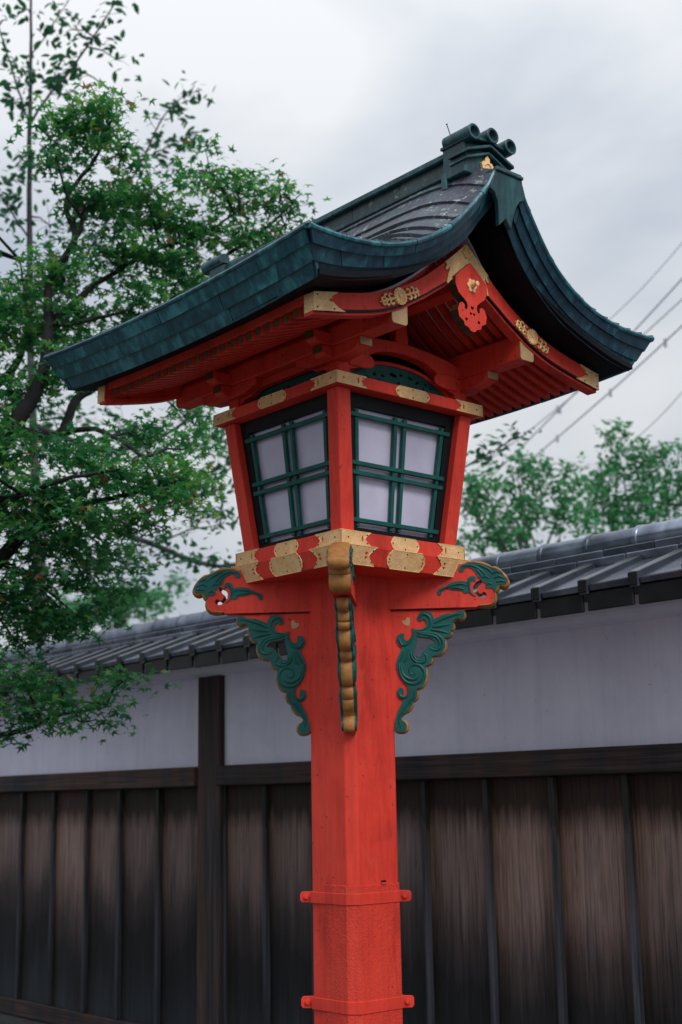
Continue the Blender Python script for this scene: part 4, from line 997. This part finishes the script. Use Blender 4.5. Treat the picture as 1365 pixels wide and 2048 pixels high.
def star_leaf(lobes=5):
    pts = [(0.12, 0, 0.02)]
    ang = {5: (-112, -58, 0, 58, 112)}[lobes]; ln = (0.48, 0.82, 1.0, 0.82, 0.48)
    pts.append((-0.05, 0, 0))
    for i, (a, l) in enumerate(zip(ang, ln)):
        pts.append((l*math.cos(R(a)), l*math.sin(R(a)), -0.10*l))
        if i < 4:
            q = (a+ang[i+1])/2; pts.append((0.30*math.cos(R(q)), 0.30*math.sin(R(q)), 0))
    return pts
OVAL = [(0.5, 0, 0.03), (0, 0, 0), (0.3, -0.21, 0), (0.62, -0.20, 0), (1.0, 0, -0.12), (0.62, 0.20, 0), (0.3, 0.21, 0)]
STAR = star_leaf()
def limb(mb, pts, rads, n=7, jitter=0.0):
    P = catmull([tuple(p)+(r,) for p, r in zip(pts, rads)], 5)
    mb.tube([(a+random.uniform(-jitter, jitter), c+random.uniform(-jitter, jitter), z+random.uniform(-jitter, jitter)) for a, c, z, r in P], [max(0.0012, r) for *_, r in P], n)
    return [Vector(q[:3]) for q in P]

def tree(name, label, cat_loc, limbs, clumps, mats, leaf, size, per_area, group=None, flat=0.6, twig=True, tintf=None, layer=0.35, spread=0.075, tw=3, along=0, per=26, red=0.0):
    """limbs: list of [(px,py,depth,radius)...] ; clumps: (px,py,rx,ry,depth[,tint shift,density])"""
    root = empty(name, label, 'tree', cat_loc)
    mb = MB(); nodes = []; thin = []
    for l in limbs:
        pts = [q[0] if isinstance(q[0], Vector) else at(q[0], q[1], q[2]) for q in l]; rads = [q[-1] for q in l]
        nd = limb(mb, pts, rads, jitter=0.004); nodes += nd
        thin += [(nd[i], nd[i+1]) for i in range(len(nd)-1) if i*len(rads)/len(nd) > 0.25*len(rads) and rads[-1] < 0.008]
    pos, tint = [], []
    if along:
        for a_, b_ in thin:          # leaf bunches sprouting along the slender limbs
            for _ in range(max(1, int((b_-a_).length*along+0.5))):
                o = a_.lerp(b_, random.random()); e_ = o+Vector((random.gauss(0, .06), random.gauss(0, .06), random.gauss(0.03, .05)))
                mb.tube([o, e_], [0.003, 0.002], 4); k_ = random.randint(3, 6)
                pos.append(np.array(e_)+RNG.normal(0, 0.035, (k_, 3))); tint.append(RNG.beta(1.6, 2.6, k_)*0.72)
    for c in clumps:
        px, py, rx, ry, dep = c[:5]; sh = c[5] if len(c) > 5 else 0.0; dn = c[6] if len(c) > 6 else 1.0
        cen = at(px, py, dep); kx = dep/FPX; ax, az = rx*kx, ry*kx; ay = max(0.25, 0.75*ax)
        n = int(per_area*dn*math.pi*ax*az)
        # sub-clusters so that a clump reads as sprays with gaps
        m_ = max(3, int(n/per)); sub = RNG.normal(0, 0.50, (m_, 3)); sub /= np.maximum(1, np.linalg.norm(sub, axis=1)/0.95)[:, None]
        rtv, fwv = np.array(RT), np.array((FW.x, FW.y, 0)); 
        cs = np.array(cen)+sub[:, :1]*ax*rtv+sub[:, 1:2]*ay*fwv+sub[:, 2:]*az*np.array((0, 0, 1))
        idx = RNG.integers(0, m_, n); sr = spread
        p = cs[idx]+RNG.normal(0, 1, (n, 3))*np.array((sr, sr, sr*layer))
        pos.append(p); ct = RNG.normal(0, 0.07, m_); tn = RNG.beta(1.6, 2.6, n)*0.62+sh+ct[idx]
        if red: tn[(p[:, 2]-cs[idx, 2] > 0.55*sr*layer) & (RNG.random(n) < red)] = RNG.uniform(0.7, 0.95)
        tint.append(tn)
        # twigs from the nearest limb point to the sub-clusters
        if twig and nodes:
            hub = min(nodes, key=lambda q: (q-cen).length); mid = (hub+cen)/2+Vector((0, 0, 0.03))
            mb.tube([hub, mid, cen], [0.010, 0.007, 0.004], 5)
            for j in range(0, m_, tw):
                q = Vector(cs[j]); mb.tube([cen, (cen+q)/2+Vector((0, 0, 0.02)), q], [0.0035, 0.0025, 0.0015], 4)
    trunk = mb.build('trunk', mats[0], None, smooth=True, sharp=2.0); trunk.parent = root; trunk.matrix_parent_inverse = root.matrix_world.inverted()
    pos = np.concatenate(pos); tint = np.clip(np.concatenate(tint), 0, 1)
    if tintf is not None: tint = tintf(pos, tint)
    cr = leaf_cloud('crown', None, mats[1], pos, RNG.uniform(0.7, 1.2, len(pos))*size, tint, leaf, flat); cr.parent = root; cr.matrix_parent_inverse = root.matrix_world.inverted()
    return root, len(pos)

# Japanese maple in front of the wall, its trunk left of the view
D = 7.4
mt = at(-330, 1500, 7.3); MT = Vector((mt.x, mt.y, 0))
mfork = Vector((MT.x, MT.y, 0))+Vector((0.05, 0, 1.35)); mfork2 = at(-190, 1130, 7.3)
limbs = [
 [(MT, .15), (MT+Vector((0.03, 0.02, 0.7)), .12), (mfork, .11), (mfork2, .09)],
 [(mfork2, .085), (-60, 960, 7.3, .065), (20, 860, 7.3, .050), (80, 765, 7.3, .036), (97, 650, 7.35, .028), (100, 560, 7.4, .022), (150, 480, 7.4, .018), (133, 400, 7.5, .014), (190, 320, 7.5, .010), (225, 235, 7.5, .005)],
 [(mfork, .08), (mfork2+Vector((-0.1, 0.2, -0.1)), .07), (-60, 1180, 7.0, .05), (30, 1085, 7.0, .036), (95, 1042, 6.95, .028), (160, 1012, 6.9, .018), (270, 985, 6.8, .010), (350, 965, 6.8, .005)],
 [(20, 860, 7.3, .040), (115, 872, 7.5, .030), (150, 803, 7.7, .026), (205, 765, 7.8, .022), (285, 680, 7.9, .018), (350, 600, 8.0, .016), (440, 520, 8.0, .012), (540, 450, 8.0, .008), (605, 385, 8.0, .003)],
 [(97, 650, 7.35, .022), (200, 565, 7.6, .016), (300, 505, 7.7, .012), (400, 470, 7.8, .009), (480, 420, 7.8, .004)],
 [(150, 480, 7.4, .014), (165, 440, 7.4, .011), (135, 390, 7.3, .008), (110, 300, 7.3, .004)],
 [(115, 872, 7.5, .020), (190, 858, 7.2, .014), (275, 905, 7.0, .010), (320, 965, 6.9, .005)],
 [(mfork, .05), (-120, 1500, 6.9, .03), (-20, 1475, 6.8, .018), (45, 1460, 6.8, .013), (110, 1432, 6.8, .009), (210, 1415, 6.8, .004)],
 [(mfork2, .05), (-60, 830, 7.6, .035), (30, 735, 7.8, .022), (55, 640, 7.9, .012), (40, 520, 7.9, .005)],
 [(97, 650, 7.35, .018), (180, 640, 7.4, .012), (260, 620, 7.4, .006)],
 [(mfork2, .07), (-500, 900, 6.8, .055), (-850, 780, 6.0, .04), (-1150, 650, 5.5, .03), (-1450, 500, 5.0, .015)],  # out-of-view limb added to carry the shading canopy
 [(-500, 900, 6.8, .04), (-650, 600, 6.4, .03), (-1000, 400, 5.9, .02), (-1300, 280, 5.4, .01)],  # second unseen limb for the added canopy
 [(-60, 960, 7.3, .03), (0, 1000, 6.9, .02), (120, 960, 6.7, .012), (240, 940, 6.6, .006)],
]
cl = [
 (205,225,85,48,7.5,.06),(140,270,60,38,7.5),(240,300,50,40,7.5,0,.7),(110,330,45,50,7.4,0,.5),(290,390,90,45,7.6,.05),(195,405,80,45,7.4),(420,345,45,38,7.9,.02),(475,385,75,42,7.9,.08),(560,390,48,32,8.0,.05,.8),(570,450,38,28,8.0,0,.7),
 (350,455,95,42,7.8,.03),(470,480,75,38,7.9,.05),(240,520,105,45,7.6,.05),(130,560,70,36,7.5,.06),(60,560,60,45,7.8,.02),(370,555,100,42,7.8),(430,590,55,35,7.7,.04),(540,500,40,25,8.0,.02,.6),
 (60,690,80,45,7.6,.06),(165,640,80,38,7.5,.05),(280,610,80,38,7.5,.02),(40,790,70,45,7.4,.02),(130,735,70,38,7.3,0),(-30,640,60,80,7.6),(-40,860,60,80,7.4,.02),
 (70,905,95,48,7.2,.12),(170,905,95,40,7.0,.0),(285,880,80,40,7.3,-.02,.8),(330,950,80,35,6.9,.10),(235,960,115,40,6.8,.02),(95,985,110,45,6.9),(320,1020,70,32,6.8,.14),(190,1030,100,36,6.8,.06),(380,900,42,40,7.2,.1,.8),
 (60,1075,90,40,6.9,.02),(160,1095,80,34,6.9,.0),(240,1075,60,28,6.9,.0,.7),(60,1160,90,40,7.0,-.04),(165,1150,60,40,7.0,-.04,.8),(120,1215,60,26,7.0,-.03,.8),(30,1215,60,34,7.0),(350,985,45,25,6.8,.05),
 (60,1235,80,34,7.1,-.02),(160,1235,60,26,7.1,0,.8),(20,1010,60,50,7.0),(230,1120,70,30,7.2,.0,.8),(110,1260,90,24,7.3,.0,.9),(30,1280,60,24,7.2,.02),(200,1175,60,30,7.2,.02,.8),(400,980,36,28,7.2,.1,.7),(390,850,46,30,7.8,.08,.7),(420,620,40,24,7.9,.05,.6),(330,690,60,26,7.9,.05,.5),
 (30,1340,55,35,6.8,-.02),(120,1370,75,28,6.8,-.03),(245,1365,60,22,6.8,.05,.8),(200,1410,75,24,6.8,.0),(70,1425,75,28,6.8,-.05),(165,1445,60,18,6.8,.05,.7),(20,1475,45,14,6.8,-.05,.7),(-60,1400,60,70,6.8),
 (-90,1000,80,120,7.1),(-120,1200,80,90,7.1),(-100,500,70,120,7.7),
 (-260,700,150,90,7.3),(-280,900,150,80,7.2),(-230,420,130,90,7.5),(-420,800,150,90,7.3),(-400,560,150,90,7.4),(-320,1080,140,80,7.2),(-180,300,100,70,7.6),(-450,1000,130,80,7.2),(-250,820,150,80,6.2),(-200,600,130,80,6.4),(-330,950,150,80,6.1),(-240,1150,110,60,6.3),  # unseen crown left of the view, added to shade the wall's left end
 (-700,800,260,130,6.4,0,.6),(-900,650,300,140,5.8,0,.6),(-1150,700,330,150,5.4,0,.4),(-1000,350,300,140,5.8,0,.6),(-650,450,240,130,6.6,0,.6),(-900,1000,260,110,5.8,0,.6),(-600,650,220,120,7.0,0,.6),(-560,980,200,100,6.6,0,.6),  # unseen canopy added to cut sky light on wall and eaves
]
_, n_m = tree('maple_tree', 'dense green maple with reddish tips spreading over the wall beside the lantern', MT, limbs, cl, (BARK, MAPLE), STAR, 0.046, 5200, flat=0.6, layer=0.42, spread=0.072, tw=1, per=36, red=0.09)

# cherry tree behind the wall: thin upright leader, long side limbs passing behind the lantern
ct0 = at(75, 1100, 12.0); CT = Vector((ct0.x, ct0.y, 0))
limbs = [
 [(CT, .09), (at(78, 1300, 12.0), .07), (at(72, 1000, 12.0), .045), (at(62, 700, 12), .032), (at(60, 480, 12), .026), (at(60, 250, 12), .020), (at(62, 110, 12), .015), (at(64, -80, 12), .008)],
 [(at(60, 250, 12), .012), (95, 195, 12, .011), (135, 150, 12, .010), (200, 55, 12, .008), (245, -15, 12, .004)],
 [(at(60, 250, 12), .010), (40, 190, 12, .009), (10, 90, 12, .007), (-20, 10, 12, .004)],
 [(at(64, 110, 12), .006), (100, 60, 12.1, .005), (150, -20, 12.1, .003)],
 [(at(62, 700, 12), .016), (140, 560, 12.4, .013), (230, 420, 12.6, .011), (285, 320, 12.6, .009), (330, 230, 12.6, .007), (390, 172, 12.6, .003)],
 [(285, 320, 12.6, .006), (345, 290, 12.6, .005), (405, 262, 12.6, .003)],
 [(at(60, 480, 12), .010), (20, 420, 12, .008), (-30, 350, 12, .005)],
 [(at(72, 1000, 12), .04), (200, 1050, 12.3, .032), (310, 1090, 12.4, .026), (400, 1125, 12.4, .022), (480, 1128, 12.5, .020), (640, 1080, 12.6, .017), (800, 1005, 12.8, .014), (940, 928, 13, .010), (1000, 895, 13, .007), (1042, 866, 13, .003)],
 [(at(66, 850, 12), .03), (220, 900, 12.8, .022), (330, 870, 13, .017), (420, 800, 13, .012), (480, 720, 13, .006)],
 [(200, 1050, 12.3, .02), (330, 1010, 12.8, .015), (430, 960, 12.9, .010), (500, 900, 12.9, .006)],
 [(310, 1090, 12.4, .01), (380, 1060, 12.4, .007), (440, 1050, 12.4, .004)],
]
cl = [(20,215,45,22,12,0,.7),(230,190,36,20,12,.05,.4),(235,120,50,14,12,0,.55),(70,150,60,40,12,0,.5),(100,190,60,12,12,0,.5),(130,130,36,16,12,0,.6),(150,60,60,30,12,0,.5),(50,20,40,20,12,0,.5),(15,40,30,30,12,0,.5),(225,5,30,10,12,0,.6),(205,90,30,14,12,0,.5),
 (40,320,50,40,12,0,.6),(110,150,60,30,12,0,.4),(120,330,50,40,12,.05,.5),(30,420,50,50,12,.05,.6),(100,450,50,50,12,.1,.5),
 (340,220,42,16,12.6,0,.9),(375,185,28,12,12.6,0,.9),(300,300,36,18,12.6,0,.8),(375,275,40,16,12.6,0,.9),(325,335,50,20,12.6,0,.8),(250,380,40,30,12.6,0,.7),(180,480,60,40,12.5,.1,.6),
 (60,620,70,50,12.3,.12,.6),(180,700,90,50,12.5,.12,.6),(300,760,90,50,12.8,.12,.5),(100,830,80,50,12.5,.15,.6),(250,860,100,50,12.8,.12,.6),(400,830,60,40,13,.15,.9),(440,890,50,45,13,.12,.9),(420,960,50,40,12.9,.1,.9),(360,1000,60,40,12.9,.1,.6),(450,1020,36,26,12.5,.02,.8),(400,1045,46,20,12.5,0,.6),
 (330,1085,36,18,12.4,0,.9),(390,1120,36,16,12.4,0,.9),(455,1128,36,14,12.4,0,.8),(300,1110,46,22,12.4,0,.8),(230,1100,60,36,12.4,.06,.8),(150,1130,70,50,12.4,.1,.9),(240,1170,50,30,12.4,.05,.9),(60,1180,70,50,12.4,.12,.9),(200,1210,60,26,12.4,.1,.9),
 (965,910,26,14,13,0,.9),(1005,892,26,12,13,0,.9),(1035,868,14,9,13,0,1.1),(985,925,18,8,13,0,.8),(600,1090,50,20,12.6,0,.5),(780,1010,50,20,12.8,0,.5)]
_, n_c = tree('cherry_tree', 'thin cherry tree behind the wall with a bare upright leader and sparse leaves', CT, limbs, cl, (BARK_G, CHERRY), OVAL, 0.095, 720, flat=0.9, layer=0.8, spread=0.075, tw=1, along=9, per=9)

# two broad trees beyond the wall on the gable side, and paler ones low beyond the maple
def far_tree(name, label, tx, depth, topy, cl, tl=0.0, dens=560, size=0.105):
    b0 = at(tx, 1300, depth); T0 = Vector((b0.x, b0.y, 0)); f = at(tx, 1180, depth)
    L = [[(T0, .16), (at(tx, 1400, depth), .13), (f, .10)]]
    for c in cl: 
        L.append([(f, .05), (at((tx+c[0])/2+random.uniform(-25, 25), (1180+c[1])/2+20, depth+random.uniform(-.8, .8)), .022), (at(c[0], c[1], c[4]), .006)])
    for c in cl:
        for _ in range(3):         # slender upright shoots breaking the outline
            x_, y_ = c[0]+random.uniform(-.8, .8)*c[2], c[1]+random.uniform(-.3, .3)*c[3]
            h_ = random.uniform(12, 40); d_ = c[4]+random.uniform(-.5, .5)
            L.append([(at(x_, y_, d_), .012), (at(x_+random.uniform(-14, 14), y_-h_*.5, d_), .008), (at(x_+random.uniform(-26, 26), y_-h_, d_), .003)])
    return tree(name, label, T0, L, cl, (BARK_G, FARLEAF), OVAL, size, dens, flat=0.9, layer=0.9, spread=0.13, per=22, along=4)
far_tree('garden_tree', 'leafy tree beyond the wall whose crown rises beside the lantern post', 1060, 19, 930,
  [(960,985,36,34,19,0,.8),(1010,1000,44,36,19),(985,1050,60,36,18.6),(1050,1030,60,36,19),(1080,960,60,30,19.2,0,.9),(1035,950,26,26,19,0,.6),(1130,1000,60,36,19),(1120,1050,60,30,18.8),(950,1090,30,20,18.6),(940,1020,26,40,19,0,.7),(1010,1085,50,20,18.6)])
far_tree('garden_tree', 'taller leafy tree beyond the wall with an upright tip above the ridge tiles', 1260, 20, 890,
  [(1185,960,60,36,20),(1240,915,34,26,20,0,.9),(1232,893,14,16,20,0,.8),(1285,945,46,34,20),(1330,965,50,26,20,0,.8),(1220,1010,70,40,19.8),(1300,1010,70,40,19.8,.05),(1360,1020,50,40,20,0,.9),(1400,980,60,40,20),(1190,1050,60,24,19.6,.05),(1305,915,18,16,20,0,.6),(1345,925,26,12,20,0,.5),(1280,1050,60,24,19.6)])
far_tree('garden_tree', 'pale green tree seen low over the ridge tiles below the maple', 240, 22, 1180,
  [(180,1210,60,34,22,.2),(250,1210,70,30,22,.25),(310,1200,50,22,22,.2,.7),(345,1185,26,14,22,.15,.5),(110,1230,70,40,22,.2),(290,1235,60,20,22,.2),(200,1250,80,20,22,.2)])

# ------------------------------------------------------------------ overhead cables
def cable(label, pa, pb_, rad, clips=()):
    (xa, ya, da), (xb, yb, db) = pa, pb_
    A, B = at(xa, ya, da), at(xb, yb, db); dv = B-A; A2, B2 = A-dv*0.5, B+dv*0.6
    mb = MB(); mb.tube([A2.lerp(B2, t)-Vector((0, 0, 0.25*4*t*(1-t)-0.22)) for t in np.linspace(0, 1, 17)], rad, 6)
    o = mb.build('power_cable', CABLE, None, smooth=True); tag(o, label, 'cable', 'cables crossing the sky')
    for t in clips:
        p = A.lerp(B, t); tt = (t+0.5)/2.1; p = p-Vector((0, 0, 0.25*4*tt*(1-tt)-0.22)); q = Vector((0, 0, 1))
        mb = MB(); mb.tube([p+q*0.05, p-q*0.10], 0.028, 6); c = mb.build('hanger_clip', CABLE, o)
cable('uppermost thin cable above the roof tip', (1365, 490, 24), (1218, 642, 27), 0.008)
cable('thick cable passing just over the roof tip', (1365, 562, 23), (1005, 933, 30), 0.014, (0.62,))
cable('cable emerging under the roof corner beside two others', (1365, 603, 23), (1060, 862, 29), 0.011, (0.78,))
cable('clipped cable running closest to the leafy tree tops', (1365, 656, 23), (1033, 944, 30), 0.014, (0.08, 0.37, 0.70, 0.95))
cable('lowest thin cable ending over the upright tree tip', (1365, 789, 24), (1251, 895, 27), 0.008)
print('LEAVES', n_m, n_c)
